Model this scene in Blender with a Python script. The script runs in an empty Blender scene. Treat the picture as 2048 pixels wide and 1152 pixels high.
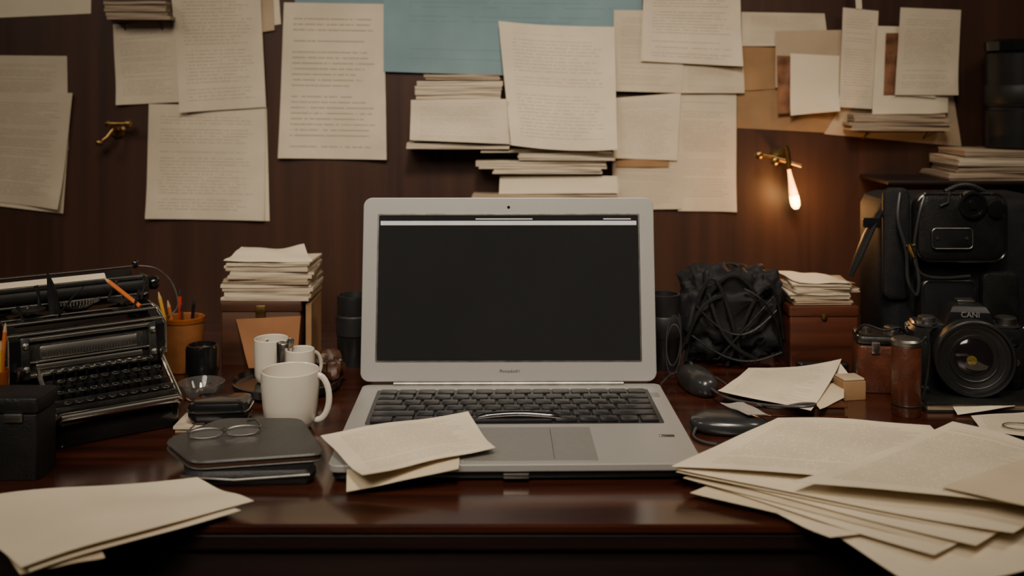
import bpy, bmesh, math, random
from mathutils import Vector, Matrix, noise
random.seed(7)
C = bpy.context.scene.collection
PI = math.pi
DZ = 0.75; CAMZ = 1.08; F = 2048.0; HY = 179.0; WALL = 1.45; LS = .0017

def P(px, py, Y): return Vector(((px-1024)*Y/F, Y, CAMZ-(py-HY)*Y/F))
def D(px, py, h=0.0):
    Y = (CAMZ-DZ-h)*F/(py-HY)
    return Vector(((px-1024)*Y/F, Y, DZ+h))
def R(d): return math.radians(d)

# ------------------------------------------------------------ materials
def mat(name, col, rough=0.5, metal=0.0, var=0.15, scale=30, bump=0.0, bscale=200, coat=0.0, spec=0.5, emis=None, estr=0, trans=0.0, ior=1.45, stretch=(1,1,1)):
    m = bpy.data.materials.new(name); m.use_nodes = True
    nt = m.node_tree; b = nt.nodes['Principled BSDF']
    tc = nt.nodes.new('ShaderNodeTexCoord'); mp = nt.nodes.new('ShaderNodeMapping')
    mp.inputs['Scale'].default_value = stretch
    nt.links.new(tc.outputs['Object'], mp.inputs['Vector'])
    n = nt.nodes.new('ShaderNodeTexNoise'); n.inputs['Scale'].default_value = scale; n.inputs['Detail'].default_value = 5
    nt.links.new(mp.outputs['Vector'], n.inputs['Vector'])
    r = nt.nodes.new('ShaderNodeValToRGB')
    r.color_ramp.elements[0].position = 0.3; r.color_ramp.elements[1].position = 0.7
    r.color_ramp.elements[0].color = tuple(c*(1-var) for c in col)+(1,)
    r.color_ramp.elements[1].color = tuple(min(1, c*(1+var)) for c in col)+(1,)
    nt.links.new(n.outputs['Fac'], r.inputs['Fac']); nt.links.new(r.outputs['Color'], b.inputs['Base Color'])
    b.inputs['Roughness'].default_value = rough; b.inputs['Metallic'].default_value = metal
    b.inputs['Coat Weight'].default_value = coat; b.inputs['Coat Roughness'].default_value = 0.12
    b.inputs['Specular IOR Level'].default_value = spec
    b.inputs['Transmission Weight'].default_value = trans; b.inputs['IOR'].default_value = ior
    if emis:
        b.inputs['Emission Color'].default_value = emis+(1,); b.inputs['Emission Strength'].default_value = estr
    if bump:
        n2 = nt.nodes.new('ShaderNodeTexNoise'); n2.inputs['Scale'].default_value = bscale; n2.inputs['Detail'].default_value = 3
        nt.links.new(mp.outputs['Vector'], n2.inputs['Vector'])
        bp = nt.nodes.new('ShaderNodeBump'); bp.inputs['Strength'].default_value = bump; bp.inputs['Distance'].default_value = 0.001
        nt.links.new(n2.outputs['Fac'], bp.inputs['Height']); nt.links.new(bp.outputs['Normal'], b.inputs['Normal'])
    return m

def text_mat(name, col, ink, rows=26, strength=0.6, wordscale=26, weight=0.4, para=0.14, words=0.42):
    m = bpy.data.materials.new(name); m.use_nodes = True
    nt = m.node_tree; N = nt.nodes; L = nt.links; b = N['Principled BSDF']
    b.inputs['Roughness'].default_value = 0.75; b.inputs['Specular IOR Level'].default_value = 0.25
    def mth(op, a, c=None, d=None):
        n = N.new('ShaderNodeMath'); n.operation = op
        for i, v in enumerate((a, c, d)):
            if v is None: continue
            if isinstance(v, (int, float)): n.inputs[i].default_value = v
            else: L.new(v, n.inputs[i])
        return n.outputs[0]
    uv = N.new('ShaderNodeUVMap'); uv.uv_map = 'UVMap'
    sp = N.new('ShaderNodeSeparateXYZ'); L.new(uv.outputs[0], sp.inputs[0])
    oi = N.new('ShaderNodeObjectInfo')
    u, v = sp.outputs[0], sp.outputs[1]
    vn = mth('MULTIPLY', v, float(rows)); row = mth('FLOOR', vn); fr = mth('FRACT', vn)
    seed = mth('ADD', mth('MULTIPLY', row, 7.31), mth('MULTIPLY', oi.outputs['Random'], 91.0))
    line = mth('LESS_THAN', fr, weight)
    cb = N.new('ShaderNodeCombineXYZ'); L.new(mth('MULTIPLY', u, float(wordscale)), cb.inputs[0]); L.new(seed, cb.inputs[1])
    wn = N.new('ShaderNodeTexNoise'); wn.inputs['Scale'].default_value = 1.0; wn.inputs['Detail'].default_value = 3.0
    L.new(cb.outputs[0], wn.inputs['Vector'])
    word = mth('GREATER_THAN', wn.outputs['Fac'], words)
    w1 = N.new('ShaderNodeTexWhiteNoise'); w1.noise_dimensions = '1D'; L.new(seed, w1.inputs['W'])
    pg = mth('GREATER_THAN', w1.outputs['Value'], para)
    w2 = N.new('ShaderNodeTexWhiteNoise'); w2.noise_dimensions = '1D'; L.new(mth('ADD', seed, 3.7), w2.inputs['W'])
    rm = mth('ADD', mth('MULTIPLY', mth('POWER', w2.outputs['Value'], 0.4), 0.28), 0.62)
    k = mth('MULTIPLY', line, word)
    for t in (pg, mth('LESS_THAN', u, rm), mth('GREATER_THAN', u, 0.1), mth('GREATER_THAN', v, 0.07), mth('LESS_THAN', v, 0.92)):
        k = mth('MULTIPLY', k, t)
    k = mth('MULTIPLY', k, strength)
    tc = N.new('ShaderNodeTexCoord'); n = N.new('ShaderNodeTexNoise'); n.inputs['Scale'].default_value = 14; n.inputs['Detail'].default_value = 5
    L.new(tc.outputs['Object'], n.inputs['Vector'])
    r = N.new('ShaderNodeValToRGB'); r.color_ramp.elements[0].position = .3; r.color_ramp.elements[1].position = .7
    r.color_ramp.elements[0].color = tuple(c*.86 for c in col)+(1,); r.color_ramp.elements[1].color = tuple(min(1, c*1.06) for c in col)+(1,)
    L.new(n.outputs['Fac'], r.inputs['Fac'])
    mx = N.new('ShaderNodeMix'); mx.data_type = 'RGBA'
    L.new(k, mx.inputs['Factor']); L.new(r.outputs['Color'], mx.inputs['A']); mx.inputs['B'].default_value = ink+(1,)
    L.new(mx.outputs['Result'], b.inputs['Base Color'])
    n2 = N.new('ShaderNodeTexNoise'); n2.inputs['Scale'].default_value = 25; L.new(tc.outputs['Object'], n2.inputs['Vector'])
    bp = N.new('ShaderNodeBump'); bp.inputs['Strength'].default_value = .3; bp.inputs['Distance'].default_value = 0.002
    L.new(n2.outputs['Fac'], bp.inputs['Height']); L.new(bp.outputs['Normal'], b.inputs['Normal'])
    return m

def stripes_mat(name, col, dark, scale=900):
    m = bpy.data.materials.new(name); m.use_nodes = True
    nt = m.node_tree; N = nt.nodes; L = nt.links; b = N['Principled BSDF']; b.inputs['Roughness'].default_value = .8
    tc = N.new('ShaderNodeTexCoord'); mp = N.new('ShaderNodeMapping'); mp.inputs['Scale'].default_value = (12, 12, scale)
    L.new(tc.outputs['Object'], mp.inputs['Vector'])
    n = N.new('ShaderNodeTexNoise'); n.inputs['Scale'].default_value = 1; n.inputs['Detail'].default_value = 2; L.new(mp.outputs[0], n.inputs['Vector'])
    r = N.new('ShaderNodeValToRGB'); r.color_ramp.elements[0].position = .38; r.color_ramp.elements[1].position = .56
    r.color_ramp.elements[0].color = dark+(1,); r.color_ramp.elements[1].color = col+(1,)
    L.new(n.outputs['Fac'], r.inputs['Fac']); L.new(r.outputs['Color'], b.inputs['Base Color'])
    return m

def wood(name, c1, c2, stretch, rough=.35, coat=0.0, bump=.15, pos=(.35, .68)):
    m = bpy.data.materials.new(name); m.use_nodes = True
    nt = m.node_tree; N = nt.nodes; L = nt.links; b = N['Principled BSDF']
    tc = N.new('ShaderNodeTexCoord'); mp = N.new('ShaderNodeMapping'); mp.inputs['Scale'].default_value = stretch
    L.new(tc.outputs['Object'], mp.inputs['Vector'])
    n = N.new('ShaderNodeTexNoise'); n.inputs['Scale'].default_value = 1; n.inputs['Detail'].default_value = 8; n.inputs['Distortion'].default_value = .4
    L.new(mp.outputs[0], n.inputs['Vector'])
    r = N.new('ShaderNodeValToRGB'); r.color_ramp.elements[0].position = pos[0]; r.color_ramp.elements[1].position = pos[1]
    r.color_ramp.elements[0].color = c1+(1,); r.color_ramp.elements[1].color = c2+(1,)
    L.new(n.outputs['Fac'], r.inputs['Fac']); L.new(r.outputs['Color'], b.inputs['Base Color'])
    b.inputs['Roughness'].default_value = rough; b.inputs['Coat Weight'].default_value = coat; b.inputs['Coat Roughness'].default_value = .15
    bp = N.new('ShaderNodeBump'); bp.inputs['Strength'].default_value = bump; bp.inputs['Distance'].default_value = 0.001
    L.new(n.outputs['Fac'], bp.inputs['Height']); L.new(bp.outputs['Normal'], b.inputs['Normal'])
    return m

CR = (.66, .56, .42)
M = {}
M['text'] = text_mat('typed_paper', CR, (.24, .19, .14), 36, .46, 44, .30, .14, .45)
M['dense'] = text_mat('dense_typed_paper', (.60, .505, .37), (.25, .20, .145), 50, .42, 52, .40)
M['bold'] = text_mat('bold_typed_paper', CR, (.18, .14, .10), 28, .55, 38, .26, .2)
M['lined'] = text_mat('ruled_written_paper', (.73, .635, .475), (.28, .215, .15), 36, .55, 76, .32, .02, .42)
M['blue'] = text_mat('blue_form_paper', (.19, .285, .31), (.10, .17, .19), 22, .40, 16, .18, .35)
M['paper'] = mat('plain_cream_paper', (.72, .62, .46), .8, var=.06, scale=12, bump=.2, bscale=30, spec=.2)
M['paperb'] = mat('tea_toned_paper', (.62, .515, .36), .8, var=.09, scale=14, bump=.2, bscale=30, spec=.2)
M['paper2'] = mat('aged_paper', (.46, .35, .235), .85, var=.12, scale=14, bump=.2, bscale=40, spec=.2)
M['pages'] = stripes_mat('page_edges', (.62, .52, .385), (.24, .18, .12))
M['pages2'] = stripes_mat('worn_page_edges', (.42, .32, .22), (.13, .085, .05), 700)
M['kraft'] = mat('kraft_card', (.30, .175, .085), .8, var=.18, scale=18, bump=.2, bscale=60, spec=.2)
M['manila'] = mat('amber_envelope', (.25, .105, .038), .75, var=.15, scale=20)
M['wall'] = wood('dark_panel_wood', (.024, .0085, .0042), (.072, .0265, .0125), (48, 48, 1.6), .48, 0, .15, (.2, .85))
M['shelfw'] = wood('shelf_wood', (.014, .006, .003), (.035, .015, .008), (3, 60, 60), .45)
M['desk'] = wood('mahogany', (.026, .0068, .0038), (.064, .0170, .0082), (4, 60, 60), .20, .5, .03)
M['deskd'] = wood('dark_mahogany', (.008, .003, .0025), (.018, .006, .0045), (5, 60, 60), .5)
M['redwood'] = wood('red_brown_wood', (.045, .012, .006), (.10, .029, .014), (4, 4, 60), .35)
M['boxwood'] = wood('brown_box_wood', (.038, .013, .006), (.085, .032, .014), (6, 6, 60), .5)
M['alu'] = mat('brushed_aluminium', (.37, .36, .34), .48, .35, .04, 300, stretch=(1, 30, 30))
M['alu2'] = mat('trackpad_aluminium', (.25, .242, .227), .42, .35, .04, 200)
M['silver'] = mat('polished_steel', (.64, .61, .56), .25, 1, .06, 60)
M['dsilver'] = mat('worn_steel', (.30, .29, .27), .38, 1, .25, 80)
M['screen'] = mat('dark_screen_glass', (.010, .0095, .009), .08, 0, .1, 8, spec=.3, emis=(.5, .48, .45), estr=.016)
M['bar'] = mat('screen_menu_bar', (.4, .39, .37), .3, 0, .15, 30, emis=(1, .95, .88), estr=.24)
M['key'] = mat('black_keycap', (.013, .013, .014), .32, 0, .2, 60)
M['black'] = mat('black_plastic', (.012, .012, .013), .36, 0, .2, 50, bump=.1, bscale=900)
M['gloss'] = mat('glossy_black_enamel', (.010, .010, .011), .18, 0, .15, 40, coat=.6)
M['gunmetal'] = mat('grey_gunmetal', (.065, .063, .060), .34, .8, .35, 70, bump=.15, bscale=400)
M['graypl'] = mat('dark_grey_plastic', (.028, .028, .029), .28, 0, .15, 40, coat=.4)
M['cord'] = mat('grey_cable_rubber', (.055, .053, .050), .4, 0, .15, 40)
M['fabric'] = mat('black_nylon', (.010, .010, .012), .62, 0, .3, 90, bump=.6, bscale=700, spec=.35)
M['leatherb'] = mat('black_leather', (.012, .012, .012), .42, 0, .2, 60, bump=.5, bscale=500, spec=.4)
M['grayleather'] = mat('charcoal_leather', (.044, .043, .042), .36, 0, .15, 60, bump=.35, bscale=600)
M['brownleather'] = mat('chestnut_leather', (.080, .023, .011), .35, 0, .35, 60, bump=.5, bscale=300, coat=.2)
M['rubber'] = mat('black_rubber', (.014, .014, .014), .5, 0, .2, 80)
M['glass'] = mat('clear_glass', (.9, .9, .88), .03, 0, .01, 10, trans=.95)
M['amber'] = mat('amber_glass', (.60, .20, .05), .08, 0, .05, 10, trans=.7)
M['lens'] = mat('coated_lens_glass', (.012, .010, .012), .04, 0, .2, 20, coat=1)
M['lensy'] = mat('lens_glint', (.24, .17, .04), .08, .3, .3, 60, coat=1)
M['cream'] = mat('cream_ceramic', (.62, .57, .48), .25, 0, .03, 20, coat=.3)
M['brass'] = mat('aged_brass', (.32, .20, .075), .36, 1, .25, 120)
M['gold'] = mat('gold_clip', (.70, .48, .20), .28, 1, .1, 120)
M['orange'] = mat('orange_pencil_paint', (.60, .15, .03), .4)
M['red'] = mat('red_pen_plastic', (.50, .03, .02), .35)
M['yellow'] = mat('yellow_pencil_paint', (.65, .36, .05), .4)
M['woodtip'] = mat('bare_pencil_wood', (.5, .33, .18), .7)
M['tan'] = mat('tan_leather_cup', (.26, .095, .028), .5, 0, .2, 50, bump=.3, bscale=300)
M['bulb'] = mat('glowing_filament_bulb', (1, .5, .15), .3, emis=(1, .36, .06), estr=5)
M['bulbc'] = mat('bulb_hot_core', (1, .8, .5), .3, emis=(1, .60, .20), estr=16)
M['photo'] = mat('printed_photo', (.20, .09, .045), .4, 0, .7, 45)
M['print'] = mat('grey_lettering', (.04, .04, .04), .5)
M['white'] = mat('white_lettering', (.22, .22, .215), .5)
M['floor'] = wood('floor_boards', (.04, .02, .012), (.09, .045, .025), (2, 30, 30), .5)
M['plaster'] = mat('dim_brown_plaster', (.05, .034, .026), .9, 0, .1, 6, bump=.2)

# ------------------------------------------------------------ mesh builder
class MB:
    def __init__(s): s.bm = bmesh.new(); s.m = Matrix.Identity(4); s.uv = None
    def v(s, p): return s.bm.verts.new(s.m @ Vector(p))
    def face(s, vs):
        try: return s.bm.faces.new(vs)
        except ValueError: return None
    def loft(s, rings, close=True, caps=True):
        R_ = [[s.v(p) for p in r] for r in rings]
        n = len(R_[0])
        for a, b in zip(R_, R_[1:]):
            for i in range(n if close else n-1):
                j = (i+1) % n; s.face([a[i], a[j], b[j], b[i]])
        if caps:
            s.face(list(reversed(R_[0]))); s.face(R_[-1])
        return s
    def rbox(s, cx, cy, z0, sx, sy, sz, r=.003, ch=.0008, n=5):
        r = min(r, sx/2*.999, sy/2*.999); ch = min(ch, sz*.49, r*.9)
        def ring(ins, z):
            out = []; rr = max(r-ins, 1e-5)
            for k, (qx, qy) in enumerate(((1, 1), (-1, 1), (-1, -1), (1, -1))):
                ox = cx+qx*(sx/2-r); oy = cy+qy*(sy/2-r)
                for i in range(n+1):
                    a = (k+i/n)*PI/2; out.append((ox+rr*math.cos(a), oy+rr*math.sin(a), z))
            return out
        s.loft([ring(ch, z0), ring(ch*.3, z0+ch*.3), ring(0, z0+ch), ring(0, z0+sz-ch), ring(ch*.3, z0+sz-ch*.3), ring(ch, z0+sz)])
        return s
    def prism(s, pts, z0, z1, ch=.001):
        c = Vector((sum(p[0] for p in pts)/len(pts), sum(p[1] for p in pts)/len(pts), 0))
        def ring(ins, z):
            o = []
            for p in pts:
                d = Vector((p[0], p[1], 0))-c; l = d.length; d *= (l-ins)/l; o.append((c.x+d.x, c.y+d.y, z))
            return o
        return s.loft([ring(ch, z0), ring(0, z0+ch), ring(0, z1-ch), ring(ch, z1)])
    def cyl(s, p0, p1, r0, r1=None, n=20):
        r1 = r0 if r1 is None else r1
        return s.tube([p0, p1], [r0, r1], n)
    def tube(s, pts, r, n=10, caps=True, flat=1.0):
        pts = [Vector(p) for p in pts]
        if not isinstance(r, (list, tuple)): r = [r]*len(pts)
        rings = []; up = None
        for i, p in enumerate(pts):
            t = (pts[min(i+1, len(pts)-1)]-pts[max(i-1, 0)])
            t = t.normalized() if t.length > 1e-9 else Vector((0, 0, 1))
            if up is None:
                up = Vector((0, 0, 1)) if abs(t.z) < .9 else Vector((0, 1, 0))
            a = (up-t*up.dot(t)); a = a.normalized() if a.length > 1e-6 else t.orthogonal().normalized()
            b = t.cross(a); up = a
            rings.append([p+(a*math.cos(2*PI*k/n)*flat+b*math.sin(2*PI*k/n))*r[i] for k in range(n)])
        return s.loft(rings, caps=caps)
    def lathe(s, prof, n=40, caps=False):
        return s.loft([[(r*math.cos(2*PI*k/n), r*math.sin(2*PI*k/n), z) for k in range(n)] for r, z in prof], caps=caps)
    def blob(s, c, size, n=20, e=.6, amp=0.0, fr=30, seed=0, flatbottom=False):
        rings = []
        def sg(x, p): return math.copysign(abs(x)**p, x)
        for i in range(1, n):
            th = -PI/2+PI*i/n; r = []
            for k in range(2*n):
                ph = 2*PI*k/(2*n)
                q = Vector((sg(math.cos(th), e)*sg(math.cos(ph), e)*size[0]/2, sg(math.cos(th), e)*sg(math.sin(ph), e)*size[1]/2, sg(math.sin(th), e)*size[2]/2))
                if amp:
                    nz = noise.noise(q*fr+Vector((seed, seed*2, 0)))+.5*abs(noise.noise(q*fr*2.3+Vector((seed, 5, 0))))
                    q += q.normalized()*nz*amp
                if flatbottom: q.z = max(q.z, -size[2]/2)
                r.append(Vector(c)+q)
            rings.append(r)
        return s.loft(rings)
    def slab(s, w, d, t, z0=0, ox=0, oy=0, rot=0, nx=10, ny=6, fn=None):
        fn = fn or (lambda u, v: 0); ca, sa = math.cos(rot), math.sin(rot)
        def g(z):
            o = []
            for j in range(ny+1):
                row = []
                for i in range(nx+1):
                    x = (i/nx-.5)*w; y = (j/ny-.5)*d
                    row.append(s.v((ox+x*ca-y*sa, oy+x*sa+y*ca, z+fn(i/nx, j/ny))))
                o.append(row)
            return o
        a = g(z0); b = g(z0+t)
        for j in range(ny):
            for i in range(nx):
                s.face([b[j][i], b[j][i+1], b[j+1][i+1], b[j+1][i]]); s.face([a[j][i], a[j+1][i], a[j+1][i+1], a[j][i+1]])
        for i in range(nx):
            s.face([a[0][i], a[0][i+1], b[0][i+1], b[0][i]]); s.face([a[ny][i+1], a[ny][i], b[ny][i], b[ny][i+1]])
        for j in range(ny):
            s.face([a[j+1][0], a[j][0], b[j][0], b[j+1][0]]); s.face([a[j][nx], a[j+1][nx], b[j+1][nx], b[j][nx]])
        return s
    def build(s, name, m, parent=None, loc=(0, 0, 0), rotz=0, smooth=35):
        bmesh.ops.recalc_face_normals(s.bm, faces=s.bm.faces)
        me = bpy.data.meshes.new(name); s.bm.to_mesh(me); s.bm.free()
        me.materials.append(m)
        if smooth:
            for p in me.polygons: p.use_smooth = True
            me.set_sharp_from_angle(angle=R(smooth))
        o = bpy.data.objects.new(name, me); C.objects.link(o)
        if parent: o.parent = parent
        o.location = loc; o.rotation_euler = (0, 0, rotz)
        return o

def tag(o, label, cat, group=None):
    o['label'] = label; o['category'] = cat
    if group: o['group'] = group
    return o
def thing(name, label, cat, loc, rotz=0, group=None):
    o = bpy.data.objects.new(name, None); C.objects.link(o); o.empty_display_size = .02
    o.location = loc; o.rotation_euler = (0, 0, rotz)
    return tag(o, label, cat, group)
def struct(o): o['kind'] = 'structure'; return o
def mx(loc=(0, 0, 0), rx=0, ry=0, rz=0):
    return Matrix.Translation(loc) @ Matrix.Rotation(rz, 4, 'Z') @ Matrix.Rotation(ry, 4, 'Y') @ Matrix.Rotation(rx, 4, 'X')
def smoothpts(pts, n=8):
    pts = [Vector(p) for p in pts]; q = [pts[0]]+pts+[pts[-1]]; o = []
    for i in range(1, len(q)-2):
        for k in range(n):
            t = k/n; a, b, c, d = q[i-1], q[i], q[i+1], q[i+2]
            o.append(.5*((2*b)+(c-a)*t+(2*a-5*b+4*c-d)*t*t+(3*b-a-3*c+d)*t**3))
    return o+[pts[-1]]
def roundpoly(pts, r, n=5):
    o = []; N_ = len(pts)
    for i in range(N_):
        p = Vector(pts[i]).to_2d() if len(pts[i]) == 3 else Vector(pts[i]); a = Vector(pts[i-1]); c = Vector(pts[(i+1) % N_])
        pa = p+(a-p).normalized()*r; pc = p+(c-p).normalized()*r
        for k in range(n+1):
            t = k/n; q = pa*(1-t)**2+p*2*t*(1-t)+pc*t*t; o.append((q.x, q.y))
    return o

def sheet(name, label, cat, cs, m, group=None, wave=.0012, curl=(), seed=None, thick=.0004, n=16, arc=(0, 0, 0, 0), bow=0.0, parent=None):
    """thin sheet from four corners TL,TR,BR,BL; curl = [(corner, amount, radius)]"""
    cs = [Vector(c) for c in cs]; o = sum(cs, Vector())/4; tl, tr, br, bl = cs
    nrm = -((tr-tl).cross(bl-tl)).normalized()
    sd = seed if seed is not None else random.random()*50
    e_t = ((tl-bl)+(tr-br)).normalized(); e_r = ((tr-tl)+(br-bl)).normalized()
    bm = bmesh.new(); uvl = bm.loops.layers.uv.new('UVMap'); cc = [(0, 1), (1, 1), (1, 0), (0, 0)]
    g = []
    for j in range(n+1):
        row = []
        for i in range(n+1):
            u = i/n; v = 1-j/n
            p = tl*(1-u)*v+tr*u*v+br*u*(1-v)+bl*(1-u)*(1-v)
            p = p+e_t*(arc[0]*math.sin(PI*u)*v-arc[2]*math.sin(PI*u)*(1-v))+e_r*(arc[1]*math.sin(PI*v)*u-arc[3]*math.sin(PI*v)*(1-u))
            h = wave*(noise.noise(Vector((u*2.2, v*2.2, sd)))+.0)+bow*math.sin(PI*u)
            for k, a, r in curl:
                dd = math.hypot(u-cc[k][0], v-cc[k][1])
                if dd < r: h += a*(1-dd/r)**2
            row.append((bm.verts.new(p+nrm*h-o), u, v))
        g.append(row)
    for j in range(n):
        for i in range(n):
            q = [g[j][i], g[j+1][i], g[j+1][i+1], g[j][i+1]]
            f = bm.faces.new([x[0] for x in q]); f.smooth = True
            for l, x in zip(f.loops, q): l[uvl].uv = (x[1], x[2])
    for e in bm.edges:
        if e.is_boundary: e.smooth = False
    me = bpy.data.meshes.new(name); bm.to_mesh(me); bm.free(); me.materials.append(m)
    ob = bpy.data.objects.new(name, me); C.objects.link(ob)
    md = ob.modifiers.new('thickness', 'SOLIDIFY'); md.thickness = thick; md.offset = 0
    if parent: ob.parent = parent
    ob.location = o
    if label: tag(ob, label, cat, group)
    return ob
def text(name, s, size, m, parent, loc, rot, ext=.0001):
    cu = bpy.data.curves.new(name, 'FONT'); cu.body = s; cu.size = size; cu.align_x = 'CENTER'; cu.align_y = 'CENTER'; cu.extrude = ext
    t = bpy.data.objects.new('tmp', cu); C.objects.link(t)
    me = bpy.data.meshes.new_from_object(t.evaluated_get(bpy.context.evaluated_depsgraph_get()))
    bpy.data.objects.remove(t); me.materials.clear(); me.materials.append(m); me.name = name
    o = bpy.data.objects.new(name, me); C.objects.link(o); o.parent = parent; o.location = loc; o.rotation_euler = rot
    return o

# ------------------------------------------------------------ room
def plate(name, x0, x1, y0, y1, z0, z1, m):
    b = MB(); b.loft([[(x0, y0, z0), (x1, y0, z0), (x1, y1, z0), (x0, y1, z0)], [(x0, y0, z1), (x1, y0, z1), (x1, y1, z1), (x0, y1, z1)]])
    return struct(b.build(name, m, smooth=0))
plate('floor', -1.7, 1.7, -2.3, 1.5, -.05, 0, M['floor'])
plate('ceiling', -1.7, 1.7, -2.3, 1.5, 2.5, 2.55, M['plaster'])
plate('wall_back', -1.7, 1.7, WALL, WALL+.05, 0, 2.5, M['wall'])
plate('wall_left', -1.75, -1.7, -2.3, 1.5, 0, 2.5, M['wall'])
plate('wall_right', 1.7, 1.75, -2.3, 1.5, 0, 2.5, M['wall'])
plate('wall_front', -1.7, 1.7, -2.35, -2.3, 0, 2.5, M['plaster'])
plate('baseboard_back', -1.7, 1.7, WALL-.012, WALL, 0, .09, M['deskd'])

# ------------------------------------------------------------ desk
FY = .776
t = thing('desk', 'wide dark mahogany desk with polished reddish top carrying everything', 'desk', (0, 1.11, 0))
b = MB(); b.rbox(0, (FY+1.448)/2-1.11, DZ-.007, 1.9, 1.448-FY, .007, .012, .0016); b.build('desktop', M['desk'], t, smooth=20)
b = MB(); b.rbox(0, (FY+.003+1.448)/2-1.11, DZ-.022, 1.894, 1.448-FY-.003, .0148, .012, .003); b.build('edge_moulding', M['deskd'], t, smooth=20)
b = MB(); b.rbox(0, FY+.03-1.11, DZ-.13, 1.84, .02, .108, .002, .001); b.build('front_apron', M['deskd'], t)
for sx in (-1, 0, 1):
    b = MB(); b.rbox(sx*.6, FY+.016-1.11, DZ-.122, .596, .012, .098, .002, .001); dr = b.build('drawer', M['deskd'], t)
    b = MB(); b.m = mx((sx*.6, FY+.010-1.11, DZ-.075), rx=PI/2); b.lathe([(.0, .022), (.009, .021), (.012, .014), (.006, .006), (.006, 0)], 20); b.build('knob', M['brass'], dr)
b = MB(); b.rbox(0, 1.43-1.11, DZ-.13, 1.84, .02, .108, .002, .001); b.build('rear_apron', M['deskd'], t)
for sx in (-1, 1):
    b = MB(); b.rbox(sx*.91, 0, DZ-.13, .02, .60, .108, .002, .001); b.build('side_apron', M['deskd'], t)
    for y in (FY+.05, 1.40):
        b = MB(); b.m = mx((sx*.885, y-1.11, 0)); b.loft([[(q*a, w*a, z) for q, w in ((-1, -1), (1, -1), (1, 1), (-1, 1))] for a, z in ((.02, 0), (.03, .4), (.03, DZ-.022))]); b.build('leg', M['deskd'], t, smooth=0)

# ------------------------------------------------------------ laptop
LX, LY = .0005, .974
lap = thing('laptop', 'open silver laptop with a dark screen in the middle of the desk', 'laptop', (LX, LY, DZ), R(1.0))
HZ = 1.092-LY; FR = .858-LY
b = MB(); b.rbox(.001, (HZ+FR)/2, .0095, .316, HZ-FR, .0065, .008, .0010, 6); base = b.build('base', M['alu'], lap, smooth=20)
b = MB(); b.rbox(.001, (HZ+FR)/2+.001, .003, .310, HZ-FR-.005, .0063, .008, .0012, 6); b.build('shaded_underside', M['black'], lap)  # lower shell coloured black to hold the shadow below the front lip
b = MB()
for sx in (-.14, .14):
    for y in (FR+.02, HZ-.02): b.cyl((sx, y, 0), (sx, y, .0035), .006)
b.build('rubber_feet', M['rubber'], lap)
b = MB(); b.rbox(.001, FR-.0002, .0045, .022, .003, .004, .001, .0005); b.build('latch', M['dsilver'], lap)
# keyboard
kb0, kb1 = .961-LY, 1.070-LY
b = MB(); b.rbox(.002, (kb0+kb1)/2, .0158, .282, kb1-kb0, .0006, .003, .0002); kbd = b.build('keyboard', M['black'], lap, smooth=0)
rows = [[1]*14, [1]*13+[1.6], [1.5]+[1]*12+[1.3], [1.8]+[1]*11+[2.0], [2.3]+[1]*10+[2.4], [1.2, 1, 1, 1.2, 4.6, 1.2, 1, 1, 1, 1]]
KW = .276; kz = (kb1-kb0-.004)/6
for ri, rw in enumerate(rows):
    tot = sum(rw); x = -KW/2; y = kb1-.002-kz*(ri+.5)
    for w in rw:
        ww = w/tot*KW
        b = MB(); b.rbox(.002+x+ww/2, y, .0164, ww-.0028, kz-.0034, .0020, .0016, .0007, 3); b.build('key', M['key'], kbd)
        x += ww
b = MB(); b.m = mx((.006, kb0+.012, .0182))
b.tube([(-.040+.08*i/14, 0.0035*math.sin(PI*i/14), .0018*math.sin(PI*i/14)) for i in range(15)], [.0022]+[.0042]*13+[.0022], 12); b.build('curved_bar', M['gloss'], lap)
b = MB(); b.m = mx((.006, kb0+.0065, .0192)); b.tube([(-.040+.08*i/14, 0.003*math.sin(PI*i/14), .0018*math.sin(PI*i/14)) for i in range(15)], .0005, 6); b.build('bar_highlight', M['silver'], lap)  # silver strip modelled as the highlight along the dark bar
b = MB(); b.rbox(.014, (.864+.952)/2-LY, .0157, .114, .086, .0006, .002, .0002); tp = b.build('trackpad', M['alu2'], lap, smooth=0)
b = MB(); b.rbox(.034, (.864+.952)/2-LY, .0163, .0005, .078, .0001, .0002, .00003); b.build('trackpad_seam', M['print'], tp)
b = MB(); b.rbox(.1475, 1.05-LY, .0159, .009, .015, .0004, .001, .0001); b.build('power_key', M['alu2'], lap, smooth=0)
b = MB(); b.rbox(.139, .926-LY, .0159, .014, .006, .0003, .0005, .0001); b.build('palm_sticker', M['print'], lap)
b = MB(); b.rbox(.135, .9265-LY, .0162, .005, .005, .0001, .0005, .00003); b.build('sticker_patch', M['silver'], lap)
T = math.atan2(.028, .193)
LM = mx((-.002, HZ-.002, .018), rx=-T, rz=R(-.6))
RX = Matrix.Rotation(PI/2, 4, 'X')
b = MB(); b.m = LM @ RX; b.rbox(0, .0985, -.005, .316, .195, .005, .0095, .0009, 8); lid = b.build('lid', M['alu'], lap, smooth=20)
b = MB(); b.m = LM @ RX; b.rbox(0, .100, -.0002, .2850, .1575, .0005, .002, .0001); b.build('bezel_gasket', M['dsilver'], lid, smooth=0)
b = MB(); b.m = LM @ RX; b.rbox(0, .100, 0, .2815, .154, .0006, .0015, .0001); scr = b.build('screen', M['screen'], lap, smooth=0)
b = MB(); b.m = LM @ RX; b.rbox(0, .1685, .0006, .2780, .0046, .0002, .0004, .00005); b.build('menu_bar', M['bar'], scr, smooth=0)
b = MB(); b.m = LM @ RX; b.rbox(-.005, .1728, .0006, .062, .0012, .0002, .0004, .00005); b.build('window_tab', M['bar'], scr, smooth=0)
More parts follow.
